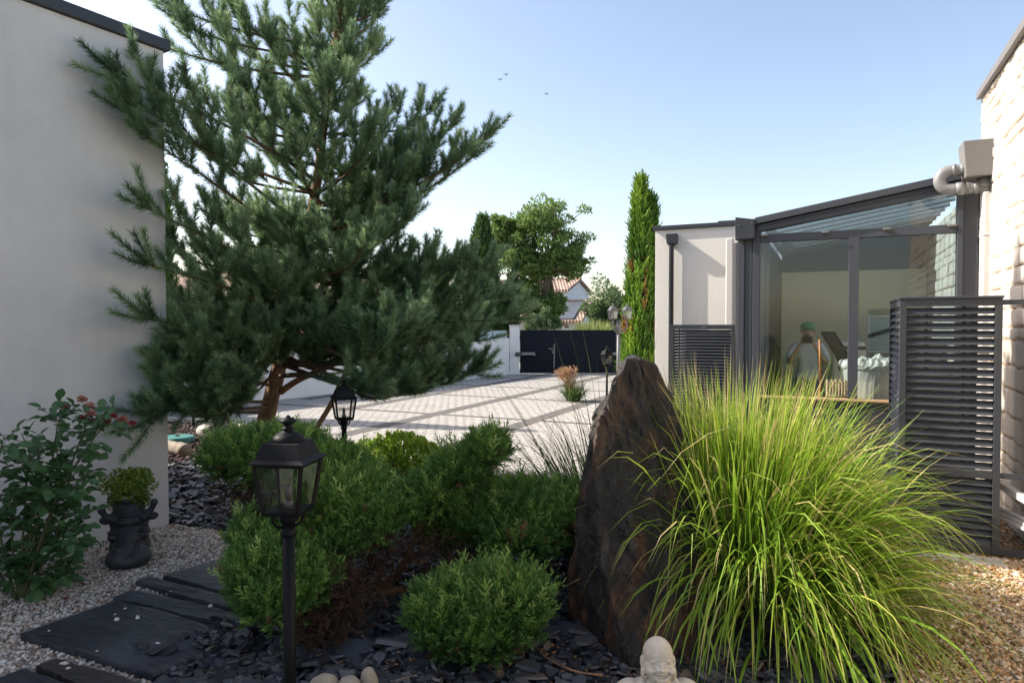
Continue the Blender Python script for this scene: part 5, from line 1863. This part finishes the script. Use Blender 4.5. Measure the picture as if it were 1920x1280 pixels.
def rose_leaf(p, d, sz, tint):
    """a spray of five leaflets on a short stalk"""
    d = unit(np.asarray(d))
    side = unit(np.cross(d, [0, 0, 1.0]) + rg.normal(0, .15, 3))
    upv = np.cross(side, d)
    e = p + d * sz * 1.9
    tube(mb, bez([p, p + d * sz + upv * sz * .2, e], 5), .0014, 4, cap=False)
    for u, s in ((.45, -1), (.5, 1), (.8, -1), (.85, 1), (1.0, 0)):
        o = p + (e - p) * u
        dd_ = unit(d * (.55 if s else 1) + side * s * .9 + rg.normal(0, .18, 3) + [0, 0, -.25])
        nrm_ = unit(upv * .8 + np.array([0, -.55, .6]) + rg.normal(0, .35, 3))
        z_ = dd_; x_ = unit(np.cross(nrm_, z_)); y_ = np.cross(z_, x_)
        L = sz * rg.uniform(.75, 1.1) * (1.15 if s == 0 else .9)
        w = .40
        tv_ = np.array([[0, 0, 0], [w * .75, .10, .2], [w, .13, .48], [w * .62, .09, .8], [0, -.04, 1.02], [-w * .62, .09, .8], [-w, .13, .48], [-w * .75, .10, .2], [0, 0, .25], [0, .01, .52], [0, 0, .8]])
        tf = np.array([[0, 1, 8], [1, 2, 8], [2, 9, 8], [2, 3, 9], [3, 10, 9], [3, 4, 10], [4, 5, 10], [5, 9, 10], [5, 6, 9], [6, 8, 9], [6, 7, 8], [7, 0, 8]])
        instance(lf, tv_, tf, o[None], np.stack([x_, y_, z_])[None], np.array([L]), np.array([np.clip(tint + rg.normal(0, .12), 0, 1)]))
for ci, c in enumerate(canes):
    off = rg.normal(0, .10)
    pts = [rp(*c[0])] + [rp(px, py, off * (k + 1) / len(c) + rg.normal(0, .03)) for k, (px, py) in enumerate(c[1:])]
    pts[0][2] = -.01
    cc = spline(pts, 26)
    tube(mb, cc, np.linspace(.008, .0028, 26), 7)
    n = 20
    for k in range(n):
        i = int(3 + (k / n) ** .8 * 20.5)
        tan = unit(cc[min(i + 1, 25)] - cc[i - 1])
        a = k * 2.4 + rg.normal(0, .4)
        x_, y_, _ = frame_of(tan)
        d = unit(x_ * math.cos(a) + y_ * math.sin(a) + tan * .45 + np.array([0, -.25, .1]))
        rose_leaf(cc[i], d, rg.uniform(.056, .082) * (1.0 if k < n - 3 else .8), .42 + .15 * k / n)
mb.build('canes', M['cane'], t, smooth=True)
lf.build('leaves', M['rose'], t, smooth=False)
blooms = [(122, 763, .5), (153, 749, .8), (168, 761, .9), (170, 776, .7), (174, 789, .3), (155, 783, .45), (213, 779, .2), (230, 786, .95), (247, 793, .2), (200, 788, .3)]
for px, py, ti in blooms:
    c = rp(px, py, -.10 + rg.normal(0, .03))
    mb = MB()
    s = .025 if ti > .6 else .018
    for k in range(14):
        a = k * 2.4; el = .25 + .09 * k
        d = unit(np.array([math.cos(a) * math.cos(el), math.sin(a) * math.cos(el), math.sin(el)]))
        add_leaves(mb, (c - [0, 0, s * .4])[None], d[None], np.array([s * 1.5]), np.array([np.clip(ti + rg.normal(0, .15), 0, 1)]), rg, .9, .2)
    bl_ = mb.build('bloom', M['petal'], t)
    mb = MB()
    near = min((q_ for q_ in [(118, 772), (172, 775), (228, 788)]), key=lambda q_: abs(q_[0] - px))
    tube(mb, bez([rp(*near), (rp(*near) + c) / 2 + [0, 0, -.01], c - [0, 0, s * .5]], 6), .0016, 5)
    mb.build('stalk', M['cane'], bl_)

# ---------------------------------------------------------------- slate slabs of the path
M['slab'] = m_slate('slate_slab', (.012, .013, .016), (.042, .044, .050), (.062, .064, .070), .5, (1.2, 7, 1), 6, 1.0, (0, 0, R(25)))
M['slab_brown'] = m_slate('brown_slate_slab', (.020, .017, .016), (.045, .037, .033), (.075, .052, .036), .55, (1.2, 7, 1), 6, 1.0, (0, 0, R(25)))
def slab(poly, label, mat, th=.045, seed=0):
    rgs = np.random.default_rng(seed)
    pts = [G(*q_, th) for q_ in poly]
    out = []
    n = len(pts)
    for i in range(n):
        a, b = pts[i], pts[(i + 1) % n]
        m = max(2, int(np.linalg.norm(b - a) / .025))
        for k in range(m):
            p = a + (b - a) * k / m
            out.append(p + np.append(rgs.normal(0, .0028, 2), 0))
    out = np.array(out)
    c = out.mean(0)
    ang = math.atan2(*(pts[1] - pts[0])[[1, 0]])
    n = len(out)
    mb = MB()
    low = out.copy(); low[:, 2] = -.01
    low[:, :2] += rgs.normal(0, .003, (n, 2))
    mid = out.copy(); mid[:, 2] = th * (.62 + .3 * fbm(out * 9, seed + 40, 2)); mid[:, :2] += (mid - c)[:, :2] * (.012 + .02 * fbm(out * 12, seed + 41, 2))[:, None]
    rings = [low, mid, out]
    for s in (.96, .8, .55, .3):
        r_ = c + (out - c) * s
        r_[:, 2] = th + .006 * fbm(r_ * [9, 22, 1] + seed * 3, seed + 5, 3) + .002
        rings.append(r_)
    V_ = np.vstack(rings + [c + [0, 0, .003]])
    f = []
    for r_ in range(len(rings) - 1):
        for k in range(n):
            k2 = (k + 1) % n
            f.append((r_ * n + k, r_ * n + k2, (r_ + 1) * n + k2, (r_ + 1) * n + k))
    b = (len(rings) - 1) * n
    f += [(b + k, b + (k + 1) % n, len(V_) - 1) for k in range(n)]
    if (np.cross(out[1] - out[0], c - out[0]))[2] < 0:
        f = [q_[::-1] for q_ in f]
    # local frame along the grain
    mb.add(V_, f)
    o = mb.build('slate_slab', mat, smooth=False, loc=(c[0], c[1], 0))
    tag(o, label, 'paving slab', 'slate slabs of the garden path')
    return o
slab([(38, 1187), (215, 1126), (300, 1142), (432, 1186), (405, 1212), (285, 1262), (160, 1222)], 'large square slate slab in the middle of the path on white gravel', M['slab'], .045, 1)
slab([(214, 1118), (246, 1106), (360, 1128), (482, 1160), (470, 1176), (340, 1150)], 'narrow slate strip directly behind the large square slab', M['slab'], .04, 2)
slab([(254, 1088), (276, 1081), (380, 1104), (500, 1135), (490, 1150), (350, 1118)], 'narrow slate strip between the wide far slab and the strip behind the large slab', M['slab'], .04, 3)
slab([(308, 1078), (425, 1044), (500, 1062), (500, 1118), (410, 1105)], 'wide far slate slab running under the juniper', M['slab'], .045, 4)
slab([(70, 1246), (102, 1234), (200, 1258), (300, 1292), (250, 1312), (170, 1290)], 'brownish narrow slate strip in front of the large square slab', M['slab_brown'], .045, 5)
slab([(-60, 1290), (46, 1252), (130, 1282), (190, 1330), (20, 1380)], 'slate slab cut off by the lower left corner of the photo', M['slab'], .045, 6)

# ---------------------------------------------------------------- loose stones
SLABP = [np.array([G(*q_)[:2] for q_ in s]) for s in (
    [(38, 1187), (215, 1126), (300, 1142), (432, 1186), (405, 1212), (285, 1262), (160, 1222)], [(214, 1118), (246, 1106), (360, 1128), (482, 1160), (470, 1176), (340, 1150)],
    [(254, 1088), (276, 1081), (380, 1104), (500, 1135), (490, 1150), (350, 1118)], [(308, 1078), (425, 1044), (500, 1062), (500, 1118), (410, 1105)],
    [(70, 1246), (102, 1234), (200, 1258), (300, 1292), (250, 1312), (170, 1290)], [(-60, 1290), (46, 1252), (130, 1282), (190, 1330), (20, 1380)])]
def scatter(poly, dens, z=0.0, avoid=(), yfall=None):
    q_ = np.array([np.asarray(p)[:2] for p in poly])
    lo, hi = q_.min(0), q_.max(0)
    n = int((hi - lo).prod() * dens)
    p = rng.random((n, 2)) * (hi - lo) + lo
    k = inpoly(p, poly)
    for a in avoid: k &= ~inpoly(p, a)
    p = p[k]
    return np.column_stack([p, np.full(len(p), z)])
def pebbles(name, pts, r, flat, mat, lift=.3, jit=.25):
    n = len(pts)
    iv, jf = ico(1)
    sc = np.exp(rng.normal(0, .28, (n, 1))) * r * np.stack([rng.uniform(.8, 1.35, n), rng.uniform(.7, 1.1, n), rng.uniform(.6, 1, n) * flat], -1)
    d = unit(np.array([0, 0, 1.0]) + rng.normal(0, .45, (n, 3)))
    fr = frames(d, rng.random(n) * 6.283)
    o = pts + np.column_stack([np.zeros(n), np.zeros(n), r * lift * rng.uniform(-.2, 2.2, n)])
    v = iv[None] * (1 + rng.normal(0, jit * .5, (n, len(iv), 1)))
    v = (v * sc[:, None, :]) @ fr + o[:, None]
    f = (jf[None] + (np.arange(n) * len(iv))[:, None, None]).reshape(-1, 3)
    mb = MB(); mb.add(v.reshape(-1, 3), f, np.repeat(rng.random(n), len(iv)))
    o_ = mb.build(name, mat, smooth=True)
    return tag(o_, kind='stuff')
WG = [C0 + [.02, -.02, 0], G(432, 998), G(485, 1058), G(490, 1130), G(482, 1170), G(420, 1205), G(300, 1268), G(330, 1420), G(300, 1900), np.array([-4.6, 1.4, 0]), C0 + W1 * 4.4]
sheet('gravel_bed', WG, .004, M['gravel_base'])
TG = [(1.42, 1.9), (1.72, 3.0), (1.93, 3.45), (2.1, 4.1), (2.0, 5.2), (2.3, 6.6), A(.3, 7.95)[:2], A(1.3, 7.95)[:2], A(1.3, 1.6)[:2]]
sheet('tan_gravel_bed', TG, .004, M['tan_base'])
MU = [G(250, 872), G(420, 872), G(430, 800), (-5.0, 11.0), (-9, 11.8), (-9, 9)]
sheet('mulch_bed', MU, .004, M['mulch_base'])
M['white_pebble'] = m_tint('white_pebbles', [(0, (.20, .13, .08)), (.22, (.42, .31, .22)), (.6, (.62, .52, .42)), (1, (.76, .70, .62))], .75, .1, 90)
M['tan_pebble'] = m_tint('tan_pebbles', [(0, (.16, .085, .045)), (.2, (.40, .22, .09)), (.45, (.52, .34, .17)), (.65, (.34, .27, .21)), (.85, (.60, .45, .29)), (1, (.70, .62, .52))], .7, .1, 80)
pebbles('white_gravel', scatter(WG, 5200, .004, SLABP), .0088, .65, M['white_pebble'], .35)
near = [p for p in TG]
tp_ = scatter(TG, 4300, .004)
tp_ = tp_[(tp_[:, 1] < 5.3) | (rng.random(len(tp_)) < .25)]
pebbles('tan_gravel', tp_, .0105, .7, M['tan_pebble'], .4)
pebbles('mulch', scatter(MU, 520, .006), .022, .5, m_tint('bark_mulch', [(0, (.025, .014, .012)), (.6, (.07, .04, .034)), (1, (.13, .085, .07))], .9, .3, 60), .4)
# a few white pebbles kicked onto the slabs
kp = np.array([G(px, py, .05) for px, py in ((92, 1182), (216, 1151), (219, 1161), (258, 1158), (182, 1220), (115, 1243), (122, 1244), (300, 1174), (296, 1205), (128, 1252), (320, 1108), (395, 1135), (235, 1140), (345, 1190))])
pebbles('stray_pebbles', kp, .010, .6, M['white_pebble'], .1)
# slate chips
def chips(name, pts, r, mat, thick=.012, tilt=.30):
    n = len(pts)
    a = (np.arange(6) * math.pi / 3)[None] + rng.normal(0, .22, (n, 6))
    rad = rng.uniform(.62, 1.1, (n, 6)) * (np.exp(rng.normal(0, .38, (n, 1))) * r)
    el = rng.uniform(1.0, 1.9, (n, 1))
    x, y = np.cos(a) * rad * el, np.sin(a) * rad
    th = rng.uniform(.5, 1.3, (n, 1)) * thick * np.ones((n, 6))
    top = np.stack([x * .93, y * .93, th * .5], -1); bot = np.stack([x, y, -th * .5], -1)
    v = np.concatenate([top, bot], 1)
    d = unit(np.array([0, 0, 1.0]) + rng.normal(0, tilt, (n, 3)))
    fr = frames(d, rng.random(n) * 6.283)
    o = pts + np.column_stack([np.zeros(n), np.zeros(n), rng.uniform(.002, .035, n)])
    v = v @ fr + o[:, None]
    base_ = (np.arange(n) * 12)[:, None]
    topf = base_ + np.arange(6)[None]
    i6 = np.arange(6)
    q_ = np.stack([i6 + 6, (i6 + 1) % 6 + 6, (i6 + 1) % 6, i6], -1)
    sf = (q_[None] + base_[:, :, None]).reshape(-1, 4)
    bf = base_ + np.arange(11, 5, -1)[None]
    mb = MB(); mb.add(v.reshape(-1, 3), topf, np.repeat(rng.random(n), 12))
    mb.f += [sf, bf]; mb.m += [np.zeros(len(sf), int), np.zeros(n, int)]
    return tag(mb.build(name, mat), kind='stuff')
M['chip'] = m_tint('slate_chips', [(0, (.014, .015, .018)), (.5, (.032, .034, .040)), (.80, (.058, .060, .068)), (.92, (.095, .090, .088)), (1, (.12, .085, .06))], .5, .35, 45, .5)
SLZ = [G(318, 985), G(432, 998), G(485, 1058), G(490, 1130), G(482, 1170), G(420, 1205), G(300, 1268), G(330, 1420), G(400, 1900), (1.42, 1.5), (1.42, 1.9), (1.72, 3.0), (1.93, 3.45), (2.1, 4.1), (1.9, 5.0), (.9, 6.7), (-1.4, 7.4), (-3.0, 9.0), G(420, 872), G(250, 872), C0 + W2 * 2.6, C0]
cp = scatter(SLZ, 1150, .0)
cp = cp[(cp[:, 1] < 5.0) | (rng.random(len(cp)) < .55)]
cp = np.concatenate([cp])
chips('slate_chips', cp, .024, M['chip'])
big_ = cp[rng.random(len(cp)) < .06]
chips('large_slate_chips', big_ + [0, 0, .012], .046, M['chip'], .016, .2)
ex = np.concatenate([rng.normal(0, 1, (60, 2)) * [.10, .05] + G(395, 1222)[:2], rng.normal(0, 1, (30, 2)) * [.08, .05] + G(455, 1190)[:2]])
chips('slate_chips_on_slab', np.column_stack([ex, np.full(len(ex), .045)]), .026, M['chip'])
# fallen leaves and petals
fl = []
lm = MB()
for c, sx, sy, n, t0 in ((G(60, 1150), .35, .25, 60, .0), (G(190, 1040), .3, .15, 30, .05), (G(770, 1250), .35, .12, 70, .8), (G(950, 1235), .3, .1, 50, .8), (G(640, 1230), .2, .1, 40, .8), (G(1330, 1260), .25, .08, 45, .3), (G(1620, 1240), .3, .1, 40, .9), (G(330, 990), .2, .2, 25, .3), (G(1100, 1260), .2, .08, 30, .7)):
    o = np.column_stack([rng.normal(c[0], sx, n), rng.normal(c[1], sy, n), rng.uniform(.018, .04, n)])
    o = o[~in_left_house(o, .05)]
    add_leaves(lm, o, rng.normal(0, 1, (len(o), 3)) * [1, 1, .25], rng.uniform(.018, .04, len(o)), np.clip(t0 + rng.normal(0, .15, len(o)), 0, 1), rng)
tag(lm.build('fallen_leaves', m_leaf('dry_leaves', [(0, (.10, .018, .02)), (.35, (.16, .05, .03)), (.7, (.26, .12, .05)), (1, (.42, .27, .12))], .2, .6)), kind='stuff')
mb = MB()
tube(mb, spline([G(1003, 1210, .04), G(1030, 1235, .05), G(1080, 1258, .05), G(1130, 1265, .05)], 16), np.linspace(.003, .006, 16), 6)
tag(mb.build('dry_stick', M['bark'], loc=G(1060, 1250)), 'thin curved brown stick lying on the slate chips left of the statue', 'stick')

# ---------------------------------------------------------------- bits behind the house corner
c = G(336, 832); c = np.array([-4.55, 9.25, 0])
t = thing('valve_cover', 'round turquoise plastic cover lying in the dark mulch beyond the house corner', 'cover', tuple(c))
M['turq'] = m_paint('turquoise_plastic', (.055, .20, .17), .5, .2, 0, 12)
mb = MB(); lathe(mb, [(.20, .0), (.22, .02), (.22, .075), (.205, .095), (.17, .10)], c, 28); mb.build('lid', M['turq'], t, smooth=False)
mb = MB(); lathe(mb, [(.03, .099), (.03, .115), (.015, .118)], c, 10); mb.build('knob', M['castdark'], t)
c = P(334, 852, 8.3)
mb = MB()
lp = [(c[0] - .45, 8.55, .09), (c[0] - .1, 8.4, .085), (c[0] + .13, 8.25, .08)]
tube(mb, spline(lp, 18), [.085] * 17 + [.07], 14)
mb.v[0] += .008 * fbm(mb.v[0] * 25, 4, 3)[:, None]
M['wood'] = m_slate('weathered_wood', (.16, .12, .09), (.34, .28, .22), (.26, .20, .15), .85, (1, 1, 1), 18, .5)
tag(mb.build('log', M['wood'], smooth=True, loc=(c[0], 8.4, 0)), 'short weathered grey log lying in front of the turquoise cover', 'log')
c = P(418, 795, 9.6)
rough_stone('kerb_stone', 'grey edging stone between mulch and paving left of the pine trunk', (c[0] - .1, c[1], .10), (.34, .12, .12), M['concrete'], 21, cat='stone', rot=-.4, amp=.08)

# ---------------------------------------------------------------- inside the veranda
Aw = lambda px, py, k: A(a_at(px, k), k, z_at(px, py, k))
k = 9.6
t = thing('reclining_chair', 'black folding recliner standing upright inside the veranda', 'chair', tuple(A(a_at(1580, k), k, .02)))
M['blackfab'] = m_paint('black_mesh_fabric', (.012, .013, .014), .7, .2)
p0, p1 = Aw(1541, 624, k), Aw(1590, 716, k)
d = p1 - p0
wv = VU * .10 + VV * .14
mb = MB()
for s in range(6):
    q0, q1 = p0 + d * s / 6 + VV * .03 * math.sin(s * math.pi / 6), p0 + d * (s + 1) / 6 + VV * .03 * math.sin((s + 1) * math.pi / 6)
    box(mb, q0, q1 - q0, wv, np.array([.0, .0, .018]))
mb.build('backrest', M['blackfab'], t)
mb = MB()
tube(mb, spline([p0, p0 * .5 + p1 * .5 + VV * .03, p1], 10), .016, 8); tube(mb, spline([p0 + wv, p0 * .5 + p1 * .5 + wv + VV * .03, p1 + wv], 10), .016, 8)
tube(mb, [p0, p0 + wv], .016, 8)
mb.build('back_tube', M['black_metal'], t, smooth=True)
mb = MB(); box(mb, Aw(1566, 655, k), Aw(1624, 656, k) - Aw(1566, 655, k), VU * .05, (0, 0, .045)); mb.build('armrest', M['blackfab'], t, bevel=.008)
f0, f1 = Aw(1574, 688, k), Aw(1648, 745, k)
f2 = f1 + (f1 - f0) * (f1[2] - .04) / (f0[2] - f1[2])
mb = MB(); tube(mb, [f0, f1, f2], .022, 8); tube(mb, [f0 + VU * .3, f2 + VU * .3], .022, 8)
tube(mb, [Aw(1600, 660, k), Aw(1580, 720, k) * [1, 1, 0] + [0, 0, .03]], .016, 8)
mb.build('leg', M['black_metal'], t, smooth=True)
mb = MB(); box(mb, f0 - [0, 0, .04], (f1 - f0) * 1.2, VU * .28, np.array([0, 0, .02])); mb.build('seat', M['blackfab'], t)

k = 10.6
mb = MB()
b0, b1 = a_at(1560, k), a_at(1625, k)
v = [A(b0, k, .03), A(b1, k, .03), A(b1, k + .7, .03), A(b0, k + .7, .03)]
zt_ = z_at(1595, 641, k)
abox(mb, b0, b1, k, k + .7, .03, zt_)
tag(mb.build('storage_box', M['cream'], bevel=.05, loc=A((b0 + b1) / 2, k, .02)), 'cream coloured padded box behind the black recliner in the veranda', 'box')
k = 8.9
mb = MB()
bc_ = A(a_at(1632, k), k + .15, 0)
zz_ = z_at(1632, 672, k)
lathe(mb, [(.20, .02), (.26, .2), (.30, .5), (.29, zz_ - .25), (.31, zz_ - .12), (.33, zz_ - .09), (.33, zz_ - .06), (.30, zz_ - .03), (.25, zz_ + .0), (.18, zz_ - .02), (.12, zz_ - .05), (.06, zz_ - .02), (.01, zz_ - .03)], bc_, 64)
v = mb.v[0]
amp = np.interp(v[:, 2], [0, zz_ - .3, zz_ - .1, zz_], [.02, .05, .14, .16])
v += amp[:, None] * (np.abs(fbm(v * 8, 15, 4)) - .25)[:, None] * unit((v - bc_) * [1, 1, .6] + [0, 0, .1])
mb.t[0] = np.clip((v[:, 2] - (zz_ - .36)) / .12 + fbm(v * 9, 3, 2) * .8, 0, 1)
M['sack'] = m_tint('sack_plastic', [(0, (.22, .15, .10)), (.5, (.45, .40, .34)), (1, (.34, .36, .36))], .4, .8, 14, .5)
tag(mb.build('rubble_sack', M['sack'], smooth=False, loc=bc_ * [1, 1, 0] + [0, 0, .02]), 'crumpled white and brown plastic sack behind the right veranda pane', 'sack')
k = 8.5
mb = MB()
for s in range(14):
    c = A(a_at(1552 + s * 2.8, k), k + .05 + .05 * (s % 2), 0)
    tube(mb, [c + [0, 0, .02], c + [0, 0, .5], c + [0, 0, z_at(1570, 712 + 3 * (s % 3), k)]], .014, 6, rng.random())
for zq_ in (.2, .5, .8):
    tube(mb, [A(a_at(1550, k), k + .03, zq_), A(a_at(1591, k), k + .03, zq_)], .012, 6)
M['wicker'] = m_slate('wicker', (.20, .13, .08), (.42, .30, .19), (.30, .2, .12), .8, (1, 1, 1), 14, .4)
tag(mb.build('wicker_basket', M['wicker'], smooth=True, loc=A(a_at(1570, k), k + .07, .02)), 'upright brown cane basket low behind the left veranda pane', 'basket')
k = 9.0
t = thing('broom', 'thin orange handled broom standing behind the left veranda pane', 'broom', tuple(A(a_at(1538, k), k, .02)))
mb = MB(); tube(mb, [Aw(1536.5, 636, k), Aw(1539, 712, k)], .011, 8); mb.build('handle', m_paint('orange_wood', (.52, .19, .05), .5), t, smooth=True)
mb = MB()
h0 = Aw(1539, 712, k)
for s in range(30):
    tube(mb, [h0, np.array([h0[0] + rng.normal(0, .05), h0[1] + rng.normal(0, .03), .03])], .004, 4)
mb.build('bristles', m_paint('orange_bristle', (.55, .24, .05), .7), t)
k = 11.4
t = thing('framed_picture', 'pale framed board leaning against the yellow veranda wall', 'picture', tuple(A(a_at(1650, k), k, .02)))
g0, g1 = Aw(1626, 592, k), Aw(1678, 662, k)
mb = MB()
da = a_at(1678, k) - a_at(1626, k)
za, zb_ = g1[2], g0[2]
for aa, ab, z0, z1 in ((0, .03, za, zb_), (da - .03, da, za, zb_), (.03, da - .03, zb_ - .03, zb_), (.03, da - .03, za, za + .03)):
    abox(mb, a_at(1626, k) + aa, a_at(1626, k) + ab, k, k + .03, z0, z1)
abox(mb, a_at(1626, k), a_at(1626, k) + .04, k + .04, k + .06, .02, za + .1); abox(mb, a_at(1626, k) + da - .04, a_at(1626, k) + da, k + .04, k + .06, .02, za + .1)
mb.build('frame', M['white_pvc'], t)
mb = MB(); abox(mb, a_at(1626, k) + .03, a_at(1626, k) + da - .03, k + .012, k + .02, za + .03, zb_ - .03)
mb.build('board', m_paint('pale_board', (.42, .46, .42), .35, .15, 0, 2), t)
mb = MB()
c0_, c1_ = Aw(1628, 634, k - .01), Aw(1672, 621, k - .01)
box(mb, c0_, c1_ - c0_, VU * .008, (0, 0, .06)); mb.build('dark_stripe', M['win'], t)

# person mirrored in the left pane with camera up, built solid behind it
k = 10.3
pp = A(a_at(1515, k), k, .02)
Hh = z_at(1515, 604, k)
Q = lambda s, f_, z: pp + VV * s - VU * f_ + np.array([0, 0, z * (Hh - .02) / 1.72])
J = {
    'pelvis': (Q(0, 0, .92), .135), 'waist': (Q(0, .0, 1.08), .108), 'chest': (Q(0, .02, 1.28), .125), 'neck0': (Q(0, .03, 1.42), .07), 'neck': (Q(0, .05, 1.48), .052),
    'head0': (Q(0, .07, 1.54), .075), 'head': (Q(0, .08, 1.62), .085), 'crown': (Q(0, .07, 1.68), .06)}
names = list(J)
vs = [J[n_][0] for n_ in names]; rs = [J[n_][1] for n_ in names]
ed = [(i_, i_ + 1) for i_ in range(len(names) - 1)]
def chain(start, pts):
    prev = start
    for p, r in pts:
        vs.append(p); rs.append(r); ed.append((prev, len(vs) - 1)); prev = len(vs) - 1
    return prev
for s in (-1, 1):
    hnd = chain(2, [(Q(s * .16, .02, 1.38), .055), (Q(s * .23, .08, 1.22), .040), (Q(s * .235, .15, 1.13), .036), (Q(s * .17, .27, 1.24), .032), (Q(s * .10, .33, 1.38), .026), (Q(s * .085, .345, 1.42), .032)])
    for fi in range(4):
        chain(hnd, [(Q(s * .07 - s * .006 * fi, .36, 1.455 + .012 * fi), .010), (Q(s * .045, .375, 1.465 + .014 * fi), .009), (Q(s * .028, .365, 1.46 + .014 * fi), .008)])
    chain(hnd, [(Q(s * .06, .335, 1.43), .011), (Q(s * .04, .335, 1.445), .009)])
    chain(0, [(Q(s * .095, 0, .82), .095), (Q(s * .11, .02, .48), .062), (Q(s * .11, -.01, .12), .042), (Q(s * .115, .0, .05), .045), (Q(s * .12, .14, .03), .035)])
v, f = skinned(vs, ed, rs, 0, 2)
t = thing('reflection', 'person in white top and green cap holding a camera up, solid stand-in for a mirror image in the veranda glass', 'reflection', tuple(pp))
mb = MB(); mb.add(v, f)
M['skin'] = m_paint('skin', (.42, .26, .19), .55, .1)
mb.build('body', M['skin'], t, smooth=True)
mb = MB()
hd_ = Q(0, .08, 1.6)
ellips(mb, hd_ - VU * .075 + [0, 0, -.015], (.011, .02, .018), (-TH, 'Z'))
for s in (-1, 1):
    ellips(mb, hd_ + VV * .082 * s - [0, 0, .01], (.012, .02, .03))
mb.build('face_features', M['skin'], t, smooth=True)
mb = MB()
for s in (-1, 1): ellips(mb, hd_ - VU * .073 + VV * .03 * s + [0, 0, .012], (.011, .008, .007))
box(mb, hd_ - VU * .083 - VV * .022 + [0, 0, -.052], VV * .044, VU * .01, (0, 0, .007))
mb.build('eyes_and_mouth', M['win'], t, smooth=True)
def cloth(sel, name, mat, off):
    me_f = [q_ for q_ in f if all(sel[i_] for i_ in q_)]
    m_ = bpy.data.meshes.new('n'); m_.from_pydata([tuple(p) for p in v], [], f); m_.update()
    nn_ = np.array([w.normal[:] for w in m_.vertices]); bpy.data.meshes.remove(m_)
    nv = v + nn_ * off + .006 * fbm(v * 14, 8, 2)[:, None]
    mb = MB(); mb.add(nv, me_f); mb.build(name, mat, t, smooth=True)
zrel = (v[:, 2] - .02) / ((Hh - .02) / 1.72)
fwd = (pp - v) @ VU
cloth((zrel > .86) & (zrel < 1.45) & (fwd < .20), 'top', m_paint('white_cotton', (.56, .56, .60), .8, .05), .014)
cloth((zrel > .10) & (zrel < .93), 'trousers', m_paint('grey_trousers', (.16, .17, .20), .8, .1), .012)
mb = MB()
ct = Q(0, .075, 1.64)
ellips(mb, ct + [0, 0, .01], (.098, .105, .075)); 
bp = [ct - VU * .07 + VV * (.085 * math.cos(a_)) - VU * (.10 * math.sin(a_)) + [0, 0, -.002] for a_ in np.linspace(0, math.pi, 14)]
mb.add(np.array(bp + [q_ + [0, 0, .012] for q_ in bp]), [tuple(range(14))[::-1], tuple(range(14, 28))] + [(i_, (i_ + 1) % 14, 14 + (i_ + 1) % 14, 14 + i_) for i_ in range(14)])
mb.build('cap', m_paint('green_cap', (.06, .27, .15), .75, .1), t, smooth=False)
cp_ = Q(0, .37, 1.47)
t2 = thing('camera', 'black camera held in both hands by the person in the green cap, mirrored in the glass', 'camera', tuple(cp_))
mb = MB(); box(mb, cp_ - VV * .065 - [0, 0, .045], VV * .13, -VU * .05, (0, 0, .09)); box(mb, cp_ - VV * .025 + [0, 0, .0455], VV * .05, -VU * .04, (0, 0, .022)); mb.build('camera_body', M['blackfab'], t2, bevel=.008)
mb = MB(); tube(mb, [cp_ - VU * .05, cp_ - VU * .09, cp_ - VU * .092, cp_ - VU * .12], [.03, .03, .034, .034], 16); mb.build('lens', M['black_metal'], t2)

# ---------------------------------------------------------------- birds
for (px, py, w, lab) in ((938, 150, .16, 'tiny dark bird in the sky, leftmost and lower of the close pair'), (949, 141, .16, 'tiny dark bird in the sky, upper right one of the close pair'), (1025, 177, .12, 'lone tiny dark bird in the sky nearest the cypress')):
    c = P(px, py, 48)
    mb = MB()
    ellips(mb, c, (.04, .12, .035), None, ICO2)
    for s in (-1, 1):
        mb.add([c + [0, .07, 0], c + [s * .11, .05, .06], c + [s * w * 1.6, -.08, .02], c + [s * .11, -.07, .055], c + [0, -.07, 0]], [(0, 1, 3, 4), (1, 2, 3)])
    mb.add([c + [0, -.14, 0], c + [.05, -.30, 0], c + [-.05, -.30, 0]], [(0, 1, 2)])
    tag(mb.build('bird', M['win'], loc=c), lab, 'bird', 'birds in the sky')

# ---------------------------------------------------------------- light
EL, SAZ = R(36.5), math.atan2(-.970, .243)
SD = np.array([math.sin(SAZ) * math.cos(EL), math.cos(SAZ) * math.cos(EL), math.sin(EL)])
sl = bpy.data.lights.new('sun', 'SUN')
sl.energy = 4.0
sl.angle = R(.5)
sl.color = (1, .93, .82)
so = bpy.data.objects.new('sun', sl)
COL.objects.link(so)
so.rotation_euler = Vector(-SD).to_track_quat('-Z', 'Y').to_euler()
so.location = tuple(SD * 30)
w = bpy.data.worlds.new('World')
SC.world = w
w.use_nodes = True
nt = w.node_tree
sky = nt.nodes.new('ShaderNodeTexSky')
sky.sky_type = 'NISHITA'
sky.sun_disc = False
sky.sun_elevation = EL
sky.sun_rotation = SAZ
sky.air_density = 1.0
sky.dust_density = 1.7
sky.ozone_density = 1.0
wb = nt.nodes.new('ShaderNodeMixRGB')
wb.blend_type = 'MULTIPLY'
wb.inputs[0].default_value = 1.0
wb.inputs[2].default_value = (1.10, .99, .93, 1)
nt.links.new(sky.outputs[0], wb.inputs[1])
nt.links.new(wb.outputs[0], nt.nodes['Background'].inputs[0])
nt.nodes['Background'].inputs[1].default_value = .12
SC.view_settings.view_transform = 'Standard'
SC.view_settings.look = 'None'
SC.view_settings.exposure = 1.27
SC.view_settings.gamma = 1
SC.cycles.max_bounces = 8
SC.cycles.transparent_max_bounces = 16
SC.cycles.use_denoising = True
